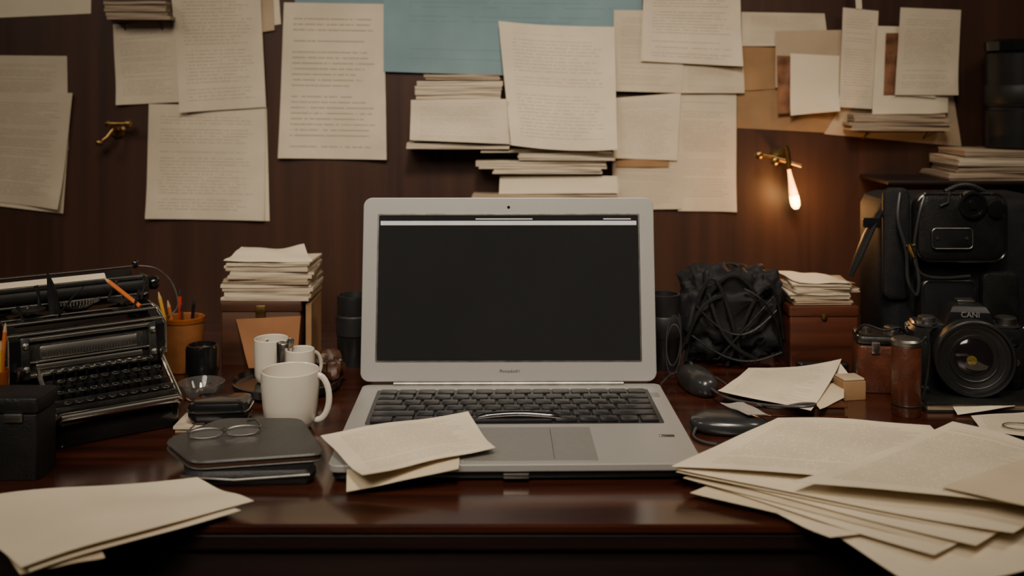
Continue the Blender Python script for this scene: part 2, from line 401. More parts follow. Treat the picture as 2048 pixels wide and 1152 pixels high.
b = MB(); b.m = LM @ RX; b.rbox(.118, .1728, .0006, .03, .0012, .0002, .0004, .00005); b.build('window_tab', M['bar'], scr, smooth=0)
b = MB(); b.m = LM @ RX; b.lathe([(0, .0004), (.0016, .0004), (.0018, -.0002)], 16); b.build('webcam', M['lens'], lid, loc=LM.to_3x3() @ Vector((0, 0, .1855)))
b = MB(); b.m = LM; b.cyl((-.122, -.002, -.001), (.122, -.002, -.001), .0030); b.build('hinge', M['dsilver'], lap)
text('lettering', 'Pnnnadodl:l', .0046, M['print'], lid, LM @ Vector((.001, -.0002, .0118)), (PI/2-T, 0, 0))

# ------------------------------------------------------------ wall papers
GW = 'papers pinned to the wooden wall'
def wp(label, q, layer, m='text', curl=(), wave=.0028, cat='paper', name='paper_sheet', yb=None, n=16, bow=0, arc=(0, 0, 0, 0)):
    Yt = WALL-.0012-layer*LS; Yb = yb if yb else Yt
    cs = [P(*q[0], Yt), P(*q[1], Yt), P(*q[2], Yb), P(*q[3], Yb)]
    return sheet(name, label, cat, cs, M[m], GW, wave*.4, curl, None, .0003, n, bow=bow, arc=arc)
wp('plain paper cut off by the top left corner of the photo', [(-60, -40), (182, -40), (182, 27), (-60, 38)], 0, 'paper')
wp('upper left paper half covered by a lower sheet at the left edge', [(-70, 110), (134, 112), (137, 300), (-70, 290)], 0, 'dense')
wp('back page of the two hanging typed pages at the left edge', [(-60, 192), (143, 192), (126, 427), (-60, 405)], 1, 'paper')
wp('front page of the two hanging typed pages at the left edge', [(-60, 183), (145, 186), (121, 418), (-60, 398)], 2.3, 'dense', [(2, .010, .5)])
wp('small squarish typed paper left of the tall tilted one', [(226, 49), (350, 40), (360, 204), (234, 210)], 1, 'text', [(3, .005, .4)])
wp('tall tilted typed page at upper left overlapping two papers', [(341, -30), (520, -30), (532, 214), (362, 225)], 3.2, 'text', [(3, .008, .5)])
wp('typed page edge peeking behind the tall tilted page', [(420, -30), (556, -30), (562, 48), (430, 72)], 0, 'paper')
wp('narrow blank strip beside the tall tilted page', [(480, -30), (545, -30), (549, 60), (490, 70)], 1.2, 'paper2')
wp('rear sheet of the lower left hanging pair', [(305, 214), (533, 214), (539, 442), (300, 436)], 0.2, 'paper')
wp('large typed page below the tall tilted one at left', [(298, 208), (531, 212), (529, 441), (292, 437)], 1.6, 'text', [(3, .005, .4), (2, .004, .4)])
wp('upright boldly typed page left of the blue sheet', [(568, 5), (767, 8), (774, 319), (557, 316)], 1.6, 'bold', [(2, .006, .5), (3, .004, .4)])
wp('thin blue strip above the boldly typed page', [(590, -30), (790, -30), (790, 30), (590, 8)], 0, 'blue')
wp('large blue form sheet at the top centre', [(767, -60), (1284, -60), (1284, 160), (767, 143)], 2.6, 'blue', wave=.003)
wp('curved typed page hanging in front of the blue sheet', [(997, 45), (1229, 54), (1234, 301), (1022, 291)], 5, 'text', [(0, .006, .5), (2, .006, .4), (3, .003, .4)], yb=1.391, n=20, bow=-.004, arc=(0, 0, .002, 0))
wp('typed page right of the blue sheet, partly covered by upper page', [(1228, 20), (1372, 22), (1363, 186), (1226, 182)], 4.0, 'dense')
wp('typed page at top, right of centre, with bold lines', [(1288, -40), (1480, -40), (1484, 133), (1282, 122)], 6, 'bold', [(2, .008, .5)])
wp('typed page below the partly covered one, right of the curved page', [(1228, 196), (1362, 186), (1354, 321), (1226, 316)], 3.8, 'text', [(3, .004, .4)])
wp('brown folder corner showing under the typed page above the laptop', [(1232, 250), (1342, 250), (1338, 334), (1232, 334)], 3.0, 'kraft', name='folder', cat='folder')
wp('tall typed page hanging just above the right side of the laptop', [(1352, 180), (1473, 184), (1472, 423), (1356, 422)], .9, 'dense', [(2, .006, .4)])
wp('low typed page behind the laptop top, left of the tall page', [(1225, 300), (1372, 310), (1362, 418), (1225, 420)], 2.0, 'dense')
wp('lowest blank page behind the top edge of the laptop', [(1000, 352), (1234, 352), (1236, 386), (998, 388)], 22.5, 'paper', wave=.001)
wp('small typed slip between the bold page and the brown board', [(1362, 128), (1487, 136), (1489, 186), (1362, 186)], 3.2, 'dense')
wp('long pale sheet at the top over the brown board', [(1483, 24), (1649, 27), (1657, 92), (1484, 92)], 2.0, 'dense')
wp('brown kraft board pinned behind the right-hand papers', [(1474, 80), (1700, 86), (1700, 268), (1474, 256)], 0, 'kraft', name='kraft_board', cat='board')
wp('torn brown card strip on the left of the brown board', [(1484, 92), (1555, 96), (1552, 178), (1476, 182)], 1.0, 'kraft', name='card', cat='card')
wp('tan sheet under the small blank note on the brown board', [(1551, 62), (1683, 60), (1680, 180), (1551, 175)], 3.2, 'paper2')
wp('narrow framed print left of the small blank note', [(1554, 111), (1584, 112), (1582, 226), (1556, 228)], 4.4, 'photo', name='photo_print', cat='photo')
wp('small blank note on the brown board', [(1581, 107), (1679, 112), (1676, 222), (1580, 231)], 5.6, 'paper', [(2, .010, .6), (3, .004, .4)])
wp('tall narrow typed page left of the photo card', [(1686, 15), (1757, 22), (1748, 218), (1678, 214)], 5.6, 'text')
ph = wp('white bordered card with a reddish brown photo', [(1755, 52), (1898, 55), (1896, 225), (1744, 235)], 6.8, 'paper', name='photo_card', cat='photo')
cen = ph.location
sheet('photo_picture', None, None, [P(*q, WALL-.0012-6.8*LS-.0009)-cen for q in [(1772, 66), (1797, 66), (1793, 190), (1767, 190)]], M['photo'], parent=ph, wave=0)
wp('rear page behind the rightmost typed page', [(1800, 26), (1880, 30), (1871, 196), (1792, 190)], 8.2, 'paper')
wp('rightmost typed page pinned on the wall', [(1801, 15), (1922, 20), (1913, 190), (1790, 190)], 9.4, 'text', [(2, .006, .4)])
wp('tan sheet behind the small stack at right', [(1690, 200), (1905, 178), (1923, 293), (1648, 268)], 0.2, 'paper2', name='paper_sheet')
wp('white strip of tape above the tall narrow page', [(1709, -30), (1721, -30), (1724, 18), (1712, 18)], 6.2, 'paper', name='tape', cat='tape')

def bundle(label, x0, x1, y0, y1, Yf, Yb, m='pages', cat='paper stack', name='paper_bundle', group=None, rot=0, layers=3, wav=.0015):
    a = P(x0, y1, Yf); c = P(x1, y0, Yf); w = c.x-a.x; h = c.z-a.z; d = Yb-Yf
    return slabs(label, (a.x+c.x)/2, (Yf+Yb)/2, a.z, w, d, h, rot, m, cat, name, group, layers, wav)
def slabs(label, cx, cy, z, w, d, h, rot=0, m='pages', cat='paper stack', name='paper_bundle', group=None, layers=3, wav=.0012, cover=None):
    b = MB(); sd = random.random()*40
    lh = h/layers
    for i in range(layers):
        j = .0016
        b.slab(w-random.random()*.005, d-random.random()*.004, lh*.96, z0=i*lh, ox=random.uniform(-j, j), oy=random.uniform(-j, j)*.4, rot=random.uniform(-.02, .02),
               fn=(lambda u, v, i=i: wav*(i/layers)*noise.noise(Vector((u*2.5, v*1.5, sd)))))
    o = b.build(name, M[m], loc=(cx, cy, z), rotz=rot, smooth=20)
    tag(o, label, cat, group); return o
def ledge(label, x0, x1, y, Yf):
    a = P(x0, y, Yf); c = P(x1, y, Yf); w = c.x-a.x
    t = thing('wall_ledge', label, 'shelf', ((a.x+c.x)/2, WALL, a.z-.002))
    b = MB(); b.rbox(0, (Yf-WALL)/2, 0, w, WALL-Yf, .002, .0015, .0004); b.build('board', M['boxwood'], t)
    for s in (-1, 1):
        b = MB(); b.tube([(s*w*.35, -.003, -.010), (s*w*.35, (Yf-WALL)*.5, -.001)], .0012, 8); b.build('bracket', M['boxwood'], t)
    return a.z
g1 = 'papers stacked on the upper wall ledge'
ledge('slim dark ledge under the upper wall stack', 840, 1022, 298, 1.408)
bundle('thin pale folder at the bottom of the upper wall stack', 811, 1022, 286, 298, 1.402, 1.447, 'pages', group=g1, layers=2)
bundle('thick bundle in the middle of the upper wall stack', 824, 1020, 202, 285, 1.406, 1.446, 'pages', group=g1, layers=5)
sheet('paper_sheet', 'typed page folded down over the front of the thick wall bundle', 'paper', [P(822, 200, 1.4035), P(1012, 198, 1.4035), P(1020, 288, 1.4), P(820, 280, 1.4)], M['text'], g1, .003, [(3, .003, .5)], bow=.002)
bundle('worn booklet on top of the thick wall bundle', 830, 1005, 162, 199, 1.408, 1.446, 'pages', group=g1, layers=4)
bundle('slim topmost pamphlet of the upper wall stack', 848, 1000, 149, 160, 1.41, 1.446, 'pages2', group=g1, layers=2)
g2 = 'papers stacked on the lower wall ledge'
ledge('slim dark ledge just above the laptop screen', 995, 1205, 349, 1.410)
bundle('bottom pamphlet of the stack just above the laptop', 985, 1205, 339, 348, 1.402, 1.446, 'pages', group=g2, layers=2)
bundle('frayed booklet at the left of the stack above the laptop', 953, 1215, 322, 338, 1.406, 1.446, 'pages', group=g2, rot=.02, layers=3)
bundle('cream booklet on the right of the stack above the laptop', 1035, 1230, 306, 321, 1.402, 1.446, 'pages', group=g2, layers=3)
bundle('thin top pamphlet of the stack above the laptop', 962, 1200, 299, 305, 1.408, 1.444, 'paper', group=g2, layers=1)
ledge('slim dark ledge hidden behind the laptop lid', 960, 1225, 404, 1.405)
bundle('thin pamphlet peeking over the top edge of the laptop lid', 943, 1240, 390, 403, 1.402, 1.446, 'pages2', layers=2)
g3 = 'papers stacked below the photo card'
ledge('slim dark ledge below the photo card at right', 1715, 1890, 262, 1.418)
bundle('worn lower bundle below the photo card', 1700, 1903, 245, 262, 1.412, 1.446, 'pages2', group=g3, layers=3)
bundle('darker upper bundle below the photo card', 1706, 1896, 228, 244, 1.414, 1.446, 'pages2', group=g3, layers=2)
g4 = 'papers stacked at the top left edge'
ledge('slim dark ledge at the top left of the wall', 222, 330, 40, 1.424)
bundle('lower dark bundle at the top of the wall on the left', 210, 338, 24, 39, 1.418, 1.446, 'pages2', group=g4, layers=2)
bundle('upper pale bundle at the top of the wall on the left', 206, 335, 2, 23, 1.42, 1.446, 'pages2', group=g4, layers=3)

# brass hook left
t = thing('wall_hook', 'small brass wall hook with crossbar between the left papers', 'hook', P(236, 262, WALL))
b = MB(); b.m = mx(rx=PI/2); b.lathe([(0, .004), (.008, .004), (.011, .001), (.011, 0)], 24); b.build('back_plate', M['brass'], t)
b = MB(); b.tube([(0, -.003, 0), (0, -.018, .004), (-.001, -.022, .011)], .0032, 12); b.tube([(0, -.018, .003), (-.006, -.024, -.008), (-.014, -.026, -.014)], [.003, .003, .002], 12); b.build('arm', M['brass'], t)
b = MB(); b.m = mx((.002, -.022, .011), ry=PI/2); b.lathe([(0, -.010), (.004, -.010), (.005, -.006), (.0032, -.004), (.0032, .016), (.0055, .018), (.0055, .024), (.003, .026), (0, .027)], 20); b.build('crossbar', M['brass'], t)
b = MB(); b.blob((-.016, -.026, -.015), (.012, .010, .009), 8, 1); b.build('knob', M['brass'], t)

# sconce right
t = thing('wall_sconce', 'brass wall sconce with a glowing slender bulb above the black bag', 'wall lamp', P(1556, 312, WALL))
def SP(px, py, Y=1.415): return P(px, py, Y)-t.location
b = MB(); b.m = mx(rx=PI/2); b.lathe([(0, .006), (.009, .005), (.012, .001), (.012, 0)], 24); b.build('back_plate', M['brass'], t)
b = MB(); b.tube([(0, -.004, 0), SP(1550, 318), SP(1572, 322)], .0032, 12); b.tube([SP(1516, 310), SP(1545, 314), SP(1602, 332)], [.0035, .003, .0028], 12); b.blob(SP(1518, 310), (.013, .010, .012), 8, 1); b.blob(SP(1550, 322), (.012, .010, .013), 8, 1); b.build('arm', M['brass'], t)
b = MB(); b.tube([SP(1569, 292), SP(1573, 300), SP(1577, 330), SP(1579, 338)], [.0045, .0045, .0045, .0045], 16); b.build('socket', M['brass'], t)
ax0 = SP(1577, 334); ax1 = SP(1592, 414)
rr = [.0020, .0024, .0030, .0038, .0048, .0057, .0062, .0060, .0050]
b = MB(); b.tube([ax0.lerp(ax1, i/8) for i in range(9)], rr, 20); b.build('bulb', M['bulb'], t)
b = MB(); b.tube([ax0.lerp(ax1, .72), ax0.lerp(ax1, .86), ax0.lerp(ax1, .97), ax0.lerp(ax1, 1.04)], [.0062, .0066, .0058, .003], 16); b.build('bulb_tip', M['bulbc'], t)

# ------------------------------------------------------------ right shelf with papers and canister
a = P(1775, 362, 1.34); zt = a.z
t = thing('wall_shelf', 'dark wooden wall shelf at the right behind the camera backpack', 'shelf', (.70, WALL, zt-.005))
b = MB(); b.rbox(-.70+(a.x+1.0)/2, -.055, 0, 1.0-a.x, .110, .005, .002, .0008); b.build('board', M['deskd'], t)
for x in (.60, .9):
    b = MB(); b.tube([(x-.7, -.003, -.03), (x-.7, -.075, -.002)], .003, 8); b.build('bracket', M['deskd'], t)
g = 'papers on the right wall shelf'
z = zt
for i, (x0, x1, h, l) in enumerate([(1900, 2110, .010, 'wide bottom bundle on the right wall shelf'), (1922, 2120, .009, 'second bundle from the bottom on the right wall shelf'), (1918, 2100, .012, 'third bundle up on the right wall shelf'), (1935, 2130, .009, 'topmost bundle on the right wall shelf, under the black canister')]):
    X0 = (x0-1024)*1.34/F; X1 = (x1-1024)*1.34/F
    slabs(l, (X0+X1)/2, 1.392, z, X1-X0, .09, h*.95, (.02, -.03, .03, -.02)[i], ('pages2', 'pages2', 'pages', 'pages2')[i], group=g, wav=.0005); z += h
c0 = P(2040, 300, 1.38)
t = thing('canister', 'black ribbed lens canister standing on the shelf papers at the right edge', 'canister', (c0.x+.004, 1.39, z))
b = MB(); b.lathe([(0, 0), (.040, 0), (.043, .003), (.043, .05), (.041, .052), (.041, .056), (.043, .058), (.043, .128), (.040, .131)], 40); b.build('body', M['black'], t)
b = MB(); b.lathe([(.041, .131), (.0445, .132), (.0445, .144), (.042, .147), (0, .147)], 40); b.build('lid', M['gloss'], t)
b = MB(); b.lathe([(.0432, .060), (.0445, .062), (.0445, .084), (.0432, .086)], 40); b.build('grip_ring', M['rubber'], t)

# ------------------------------------------------------------ bottom left papers
gb = 'loose sheets at the bottom left of the desk'
sheet('paper_sheet', 'lowest small sheet under the bottom left papers', 'paper', [D(-60, 1000, .002), D(150, 985, .002), D(210, 1115, .002), D(40, 1148, .002)], M['paperb'], gb)
sheet('paper_sheet', 'second blank sheet under the big bottom left one', 'paper', [D(-60, 1020, .005), D(390, 985, .005), D(482, 1026, .005), D(60, 1143, .005)], M['paper'], gb, .002, [(2, .002, .4)], arc=(.006, 0, -.004, 0), seed=3)
sheet('paper_sheet', 'big blank sheet lying on top at the bottom left corner', 'paper', [D(-120, 1010, .009), D(395, 965, .009), D(508, 1002, .009), D(42, 1135, .009)], M['paper'], gb, .003, [(1, .004, .5)], arc=(.016, 0, -.004, 0), seed=3)

# ------------------------------------------------------------ black case left
t = thing('storage_case', 'black lidded case at the left edge in front of typewriter', 'case', (-.468, .882, DZ))
b = MB(); b.rbox(0, 0, 0, .136, .038, .056, .004, .0015); b.build('body', M['leatherb'], t)
b = MB(); b.rbox(0, 0, .0565, .139, .041, .014, .005, .003); b.build('lid', M['leatherb'], t)
b = MB(); b.rbox(.048, -.0205, .050, .016, .002, .007, .001, .0005); b.build('clasp', M['dsilver'], t)

# ------------------------------------------------------------ typewriter
TA = R(36); TO = Vector((-.430, 1.033, DZ))
tw = thing('typewriter', 'old black typewriter with steel front plate at the left', 'typewriter', TO, TA)
def TW(x, y, z): return TO+Matrix.Rotation(TA, 3, 'Z') @ Vector((x, y, z))
KX = .010
b = MB(); b.rbox(KX, -.045, 0, .118, .080, .030, .010, .003); b.rbox(0, .040, 0, .146, .090, .040, .008, .003); b.build('base', M['gloss'], tw)
for sx in (-1, 1):
    b = MB(); b.m = mx((sx*.069, 0, 0), ry=PI/2)
    b.loft([[(-z, y, w) for y, z in ((-.004, .034), (.082, .034), (.082, .088), (.060, .100), (.012, .098), (-.016, .088), (-.018, .060))] for w in (-.005, .005)])
    b.build('side_panel', M['gloss'], tw, smooth=0)
    b = MB(); b.tube([(sx*.0745, -.018, .058), (sx*.0745, -.016, .089), (sx*.0745, .012, .099), (sx*.0745, .060, .101)], .0014, 8); b.build('edge_trim', M['silver'], tw)
b = MB(); b.m = mx((0, .028, .040)); b.rbox(0, .012, 0, .130, .060, .045, .006, .003); b.build('housing', M['black'], tw)
FM = mx((0, -.014, .070), rx=R(78))
b = MB(); b.m = FM; b.rbox(0, 0, 0, .114, .034, .003, .003, .001); plt = b.build('front_plate', M['gunmetal'], tw)
b = MB(); b.m = FM; b.rbox(0, .004, .003, .092, .012, .0012, .002, .0004); b.build('name_strip', M['silver'], plt)
b = MB(); b.m = FM; b.rbox(0, -.009, .003, .100, .005, .0014, .001, .0004); b.build('lower_strip', M['silver'], plt)
b = MB(); b.m = FM
for i in range(30): b.rbox(-.040+i*.00275, .001, .0042, .0006, .004 if i % 5 else .007, .0002, .0001, .00005)
b.build('scale_marks', M['print'], plt)
for yy, rr_ in ((-.0165, .0024), (.0175, .0024), (-.004, .0010)):
    b = MB(); b.m = FM; b.cyl((-.058, yy, .006), (.058, yy, .006), rr_); b.build('guide_rod', M['silver'], tw)
for sx in (-1, 1):
    b = MB(); b.m = FM; b.rbox(sx*.060, 0, 0, .008, .040, .010, .002, .001); b.build('plate_bracket', M['gunmetal'], tw)
    b = MB(); b.m = FM @ mx((sx*.060, .012, .010)); b.lathe([(.003, 0), (.003, .002), (0, .0028)], 14); b.build('screw', M['silver'], tw)
    b = MB(); b.m = FM @ mx((sx*.060, -.010, .010)); b.lathe([(.003, 0), (.003, .002), (0, .0028)], 14); b.build('screw', M['silver'], tw)
    b = MB(); b.tube([(sx*.066, -.020, .052), (sx*.067, -.030, .058), (sx*.067, -.034, .066)], [.0018, .0018, .003], 8); b.build('side_lever', M['silver'], tw)
b = MB(); b.rbox(0, .000, .088, .142, .014, .005, .003, .002); b.rbox(0, .020, .095, .146, .014, .004, .003, .001); b.build('top_cover', M['gloss'], tw)
for y, z, r_ in ((-.0075, .0915, .0020), (.012, .0985, .0018), (.028, .100, .0012)):
    b = MB(); b.cyl((-.074, y, z), (.074, y, z), r_); b.build('cover_rail', M['silver'], tw)
for sx in (-1, 1):
    b = MB(); b.m = mx((sx*.046, .036, .097)); b.lathe([(0, 0), (.016, 0), (.016, .002), (.006, .003), (.006, .008), (.016, .009), (.016, .011), (.003, .012), (0, .015)], 24); b.build('ribbon_spool', M['gunmetal'], tw)
for i in range(17):
    a = R(-60+120*i/16)
    b = MB(); b.tube([(.002*math.sin(a), .042, .094), (.024*math.sin(a), .042-.020*math.cos(a), .110)], .0008, 6)
    b.blob((.024*math.sin(a), .042-.020*math.cos(a), .111), (.0025, .003, .006), 4, 1); b.build('type_bar', M['dsilver'], tw)
for i, (x, y, z, h, lx) in enumerate([(-.055, .015, .100, .016, -.006), (.050, .012, .100, .020, .006), (.034, .046, .108, .018, .008), (-.034, .044, .108, .022, -.004), (.066, .040, .104, .020, .004)]):
    b = MB(); b.tube([(x, y, z), (x+lx*.5, y-.003, z+h*.6), (x+lx, y-.002, z+h)], [.0016, .0014, .0022], 8); b.build('thin_lever', M['gunmetal'], tw)
b = MB(); b.rbox(0, .066, .100, .156, .026, .006, .003, .002); b.build('carriage', M['black'], tw)
b = MB(); b.cyl((-.076, .050, .108), (.076, .050, .108), .0016); b.build('carriage_rail', M['silver'], tw)
b = MB(); b.cyl((-.077, .066, .1155), (.077, .066, .1155), .0095, n=28); b.build('platen', M['rubber'], tw)
for sx in (-1, 1):
    b = MB(); b.m = mx((sx*.077, .066, .1155), ry=sx*PI/2); b.lathe([(0, 0), (.0035, 0), (.0035, .005), (.0065, .006), (.0075, .008), (.0075, .013), (.006, .015), (0, .015)], 24); b.build('platen_knob', M['gloss'], tw)
    b = MB(); b.m = mx((sx*.076, .066, .100)); b.rbox(0, 0, 0, .004, .030, .026, .001, .0005); b.build('carriage_end', M['gunmetal'], tw)
PRM = mx((0, .078, .108), rx=R(-54))
b = MB(); b.m = PRM @ RX; b.rbox(0, .016, -.002, .146, .034, .002, .004, .0008); b.build('paper_rest', M['black'], tw)
b = MB(); b.m = PRM @ RX; b.rbox(-.012, .016, .0002, .112, .027, .0004, .001, .0001); b.build('paper', M['paper'], tw, smooth=0)
b = MB(); b.cyl((-.072, .055, .1265), (.072, .055, .1265), .0013); b.build('paper_bail', M['silver'], tw)
b = MB(); b.cyl((-.075, .107, .1290), (.075, .107, .1290), .0013); b.build('rear_rod', M['silver'], tw)
b = MB(); b.tube([(-.080, .05, .110), (-.088, .03, .116), (-.090, .010, .119)], [.002, .002, .003], 8); b.build('return_lever', M['silver'], tw)
b = MB(); b.blob((.078, .103, .132), (.008, .008, .010), 8, 1); b.build('release_knob', M['gloss'], tw)
b = MB(); b.tube(smoothpts([(.078, .09, .132), (.092, .070, .130), (.099, .040, .118), (.096, .01, .100), (.084, 0, .090)]), .0009, 8); b.build('curved_wire', M['dsilver'], tw)
b = MB(); b.tube([(-.022, .03, .098), (-.026, .026, .124), (-.030, .028, .144)], [.006, .005, .001], 8, flat=.4); b.build('ribbon_vibrator', M['black'], tw)
b = MB(); b.tube([(-.020, .03, .098), (-.008, .024, .116), (.004, .022, .128)], [.004, .003, .001], 8, flat=.4); b.build('ribbon_guide', M['black'], tw)
for r in range(4):
    for k in range(10):
        x = KX-.047+k*.0100+(r % 2)*.0035; y = -.034-r*.0135; z = .058-r*.0070
        b = MB(); b.m = mx((x, y, z), rx=R(8)); b.lathe([(0, .0024), (.0024, .0024), (.0031, .0020), (.0033, .001), (.0028, 0), (.0011, -.001), (.0009, -.018)], 14); kk = b.build('key', M['gloss'], tw)
        b = MB(); b.m = mx((x, y, z), rx=R(8)); b.lathe([(.0027, .0022), (.0034, .0018), (.0035, .0010)], 14); b.build('key_glint_ring', M['dsilver'], kk)  # steel rim added to give each key its lighter glint
b = MB()
for r in range(5):
    b.rbox(KX, -.028-r*.0130, .031, .110, .004, .018-r*.0032, .001, .0005)
b.build('key_comb', M['gunmetal'], tw)
b = MB(); b.tube([(KX-.055, -.088, .027), (KX-.053, -.0915, .030), (KX+.053, -.0915, .030), (KX+.055, -.088, .027)], .0038, 12); b.build('space_bar', M['silver'], tw)
for sx in (-1, 1):
    b = MB(); b.tube([(KX+sx*.057, -.086, .030), (KX+sx*.0585, -.05, .044), (KX+sx*.0585, -.018, .060)], .0024, 10); b.build('keyboard_rail', M['silver'], tw)
    for y, z in ((.0, .05), (.03, .06), (.06, .05)):
        b = MB(); b.m = mx((sx*.0742, y, z), ry=sx*PI/2); b.lathe([(.005, 0), (.005, .002), (0, .0025)], 14); b.build('screw', M['silver'], tw)

def pencil(label, p0, p1, m, r=.0022, group=None, kind='pencil'):
    p0 = Vector(p0); p1 = Vector(p1); t = thing(kind, label, kind, p0, 0, group); d = p1-p0
    L = d.length; q = d.normalized()
    b = MB(); b.cyl((0, 0, 0), q*(L-.008), r, n=8); b.build('shaft', m, t)
    b = MB(); b.tube([q*(L-.008), q*(L-.001), q*L], [r, r*.35, .0002], 8); b.build('tip', M['woodtip'] if kind == 'pencil' else M['black'], t)
pencil('orange pencil lying across the top of the typewriter', TW(.056, .008, .103), TW(.030, .048, .1295), M['orange'], .0022)

# amber glass with pencils, far left
GX, GY = -.468, .926
t = thing('amber_glass', 'amber glass tumbler of pencils at the far left edge', 'glass', (GX, GY, DZ))
b = MB(); b.lathe([(0, .001), (.010, 0), (.0115, .002), (.0125, .076), (.0115, .076), (.0105, .006), (0, .005)], 28); b.build('body', M['amber'], t)
for i, (dx, dy, h, c, l) in enumerate([(-.004, .003, .128, 'orange', 'tall orange pencil in the amber glass'), (.004, .002, .118, 'orange', 'shorter orange pencil in the amber glass'), (.005, -.004, .105, 'yellow', 'yellow pencil in the amber glass')]):
    pencil(l, (GX+dx*.5, GY+dy*.5, DZ+.007), (GX+dx*2.0, GY+dy*2, DZ+h), M[c], .0018)

# tan pencil cup
cx, cy = -.386, 1.205
t = thing('pencil_cup', 'tan leather pencil cup behind the right side of the typewriter', 'cup', (cx, cy, DZ))
b = MB(); b.lathe([(0, 0), (.019, 0), (.020, .001), (.0235, .062), (.0225, .063), (.0215, .062), (.0185, .004), (0, .003)], 32); b.build('body', M['tan'], t)
b = MB(); b.lathe([(.0234, .057), (.0243, .058), (.0243, .063), (.0232, .064)], 32); b.build('rim', M['amber'], t)
for dx, dy, ex, ez, c, k, l in [(-.010, 0, -.030, .092, 'yellow', 'pencil', 'yellow pencil leaning left in the tan cup'), (-.006, .006, -.008, .093, 'red', 'pen', 'red pen in the tan cup'), (-.002, -.006, -.016, .084, 'orange', 'pencil', 'orange pencil in the tan cup'), (.004, .004, .010, .084, 'gloss', 'pen', 'black pen in the tan cup'), (.0, -.002, -.002, .078, 'gold', 'pen', 'gold pen in the tan cup')]:
    pencil(l, (cx+dx, cy+dy, DZ+.0045), (cx+ex, cy+dy*1.6, DZ+ez), M[c], .0021, kind=k)
t = thing('glass_dish', 'low clear glass dish of metal clips right of the typewriter', 'dish', (-.334, 1.100, DZ))
b = MB(); b.lathe([(0, 0), (.016, 0), (.024, .012), (.025, .016), (.0235, .0165), (.022, .013), (.015, .003), (0, .003)], 32); b.build('bowl', M['glass'], t)
b = MB()
for i in range(5): b.m = mx((-.008+i*.004, .003*math.sin(i*2), .0045+.001*i), ry=.3*i, rz=i); b.lathe([(.0045, -.0004), (.0055, 0), (.0045, .0004)], 14)
b.build('metal_clips', M['silver'], t)
t = thing('camera_lens', 'small black camera lens standing between the tan cup and the brown box', 'lens', (-.350, 1.158, DZ))
b = MB(); b.lathe([(0, 0), (.016, 0), (.017, .01), (.0185, .012), (.0185, .038), (.017, .042), (.015, .042), (.014, .037)], 32); b.build('barrel', M['gloss'], t)
b = MB(); b.lathe([(0, .040), (.008, .0395), (.0145, .037)], 28); b.build('glass', M['lens'], t)

# ------------------------------------------------------------ brown box with papers
bx0, bx1 = -.348, -.253; by0, by1 = 1.225, 1.305
t = thing('wooden_box', 'dark brown wooden box under the tall paper stack at left', 'box', ((bx0+bx1)/2, (by0+by1)/2, DZ))
b = MB(); b.rbox(0, 0, 0, bx1-bx0, by1-by0, .064, .002, .001); b.build('body', M['boxwood'], t)
b = MB(); b.rbox(0, 0, .0645, bx1-bx0+.003, by1-by0+.003, .012, .002, .001); b.build('lid', M['boxwood'], t)
b = MB(); b.rbox(0, -(by1-by0)/2-.0015, .058, .012, .002, .014, .001, .0004); b.build('clasp', M['brass'], t)
slabs('bundle of pages standing upright right of the brown box', -.2440, 1.264, DZ, .011, .074, .0762, 0, 'kraft', layers=1, wav=0)
sheet('envelope', 'amber envelope leaning on the front of the brown box', 'envelope', [(-.329, 1.2215, DZ+.056), (-.252, 1.2215, DZ+.060), (-.254, 1.206, DZ+.002), (-.310, 1.206, DZ+.002)], M['manila'], None, .0015, thick=.0012)
gs = 'papers stacked on the brown box'
z = DZ+.0772; labs = ['bottom bundle of the stack on the brown box', 'second bundle up on the brown box', 'third bundle up on the brown box', 'fourth, wavy booklet up on the brown box', 'fifth, thick booklet up on the brown box']
for i, (w, d, h, dx, r) in enumerate([(.106, .080, .011, 0, 0), (.110, .078, .009, -.001, .03), (.104, .080, .006, .001, -.04), (.100, .078, .009, .003, .07), (.104, .076, .010, .001, -.03)]):
    slabs(labs[i], -.294+dx, 1.264, z, w, d, h*.95, r, 'pages' if i != 2 else 'pages2', group=gs, layers=max(2, int(h/.003)), wav=.002); z += h
sheet('paper_sheet', 'curled topmost page of the stack on the brown box', 'paper', [(-.344, 1.302, z+.004), (-.266, 1.310, z+.006), (-.240, 1.232, z+.001), (-.346, 1.228, z+.001)], M['paper'], gs, .004, [(0, .005, .6), (1, .004, .5)])

# ------------------------------------------------------------ tray and cups
t = thing('tray', 'round dark tray behind the cream mug', 'tray', (-.248, 1.130, DZ))
b = MB(); b.lathe([(0, 0), (.050, 0), (.058, .004), (.060, .012), (.0585, .0125), (.056, .007), (.050, .005), (0, .005)], 48); b.build('dish', M['gloss'], t)
def cup(label, x, y, z, r, h, hd, m=M['cream'], name='mug', cat='mug', th=.0016, hr=None, taper=(.78, .86, .95), hw=.82):
    t = thing(name, label, cat, (x, y, z))
    b = MB(); b.lathe([(0, .001), (r*taper[0], 0), (r*taper[1], .002), (r*taper[2], h*.16), (r*(.5+taper[2]/2), h*.4), (r, h*.75), (r, h-.0008), (r-th*.5, h), (r-th, h-.001), (r-th, h*.7), (r*taper[2]-th, h*.16), (0, h*.07)], 48); b.build('body', m, t)
    if hd is not None:
        b = MB(); hr = hr or h*.30; b.m = mx((0, 0, 0), rz=hd); pts = []
        for i in range(17):
            a = R(100-200*i/16); pts.append((r*.955+hr*hw*math.cos(a), 0, h*.53+hr*1.12*math.sin(a)))
        b.tube([(r*.93, 0, pts[0][2]-.001)]+pts+[(r*.88, 0, pts[-1][2]+.001)], .0026 if h > .05 else .0018, 12, flat=1.2); b.build('handle', m, t)
    return t
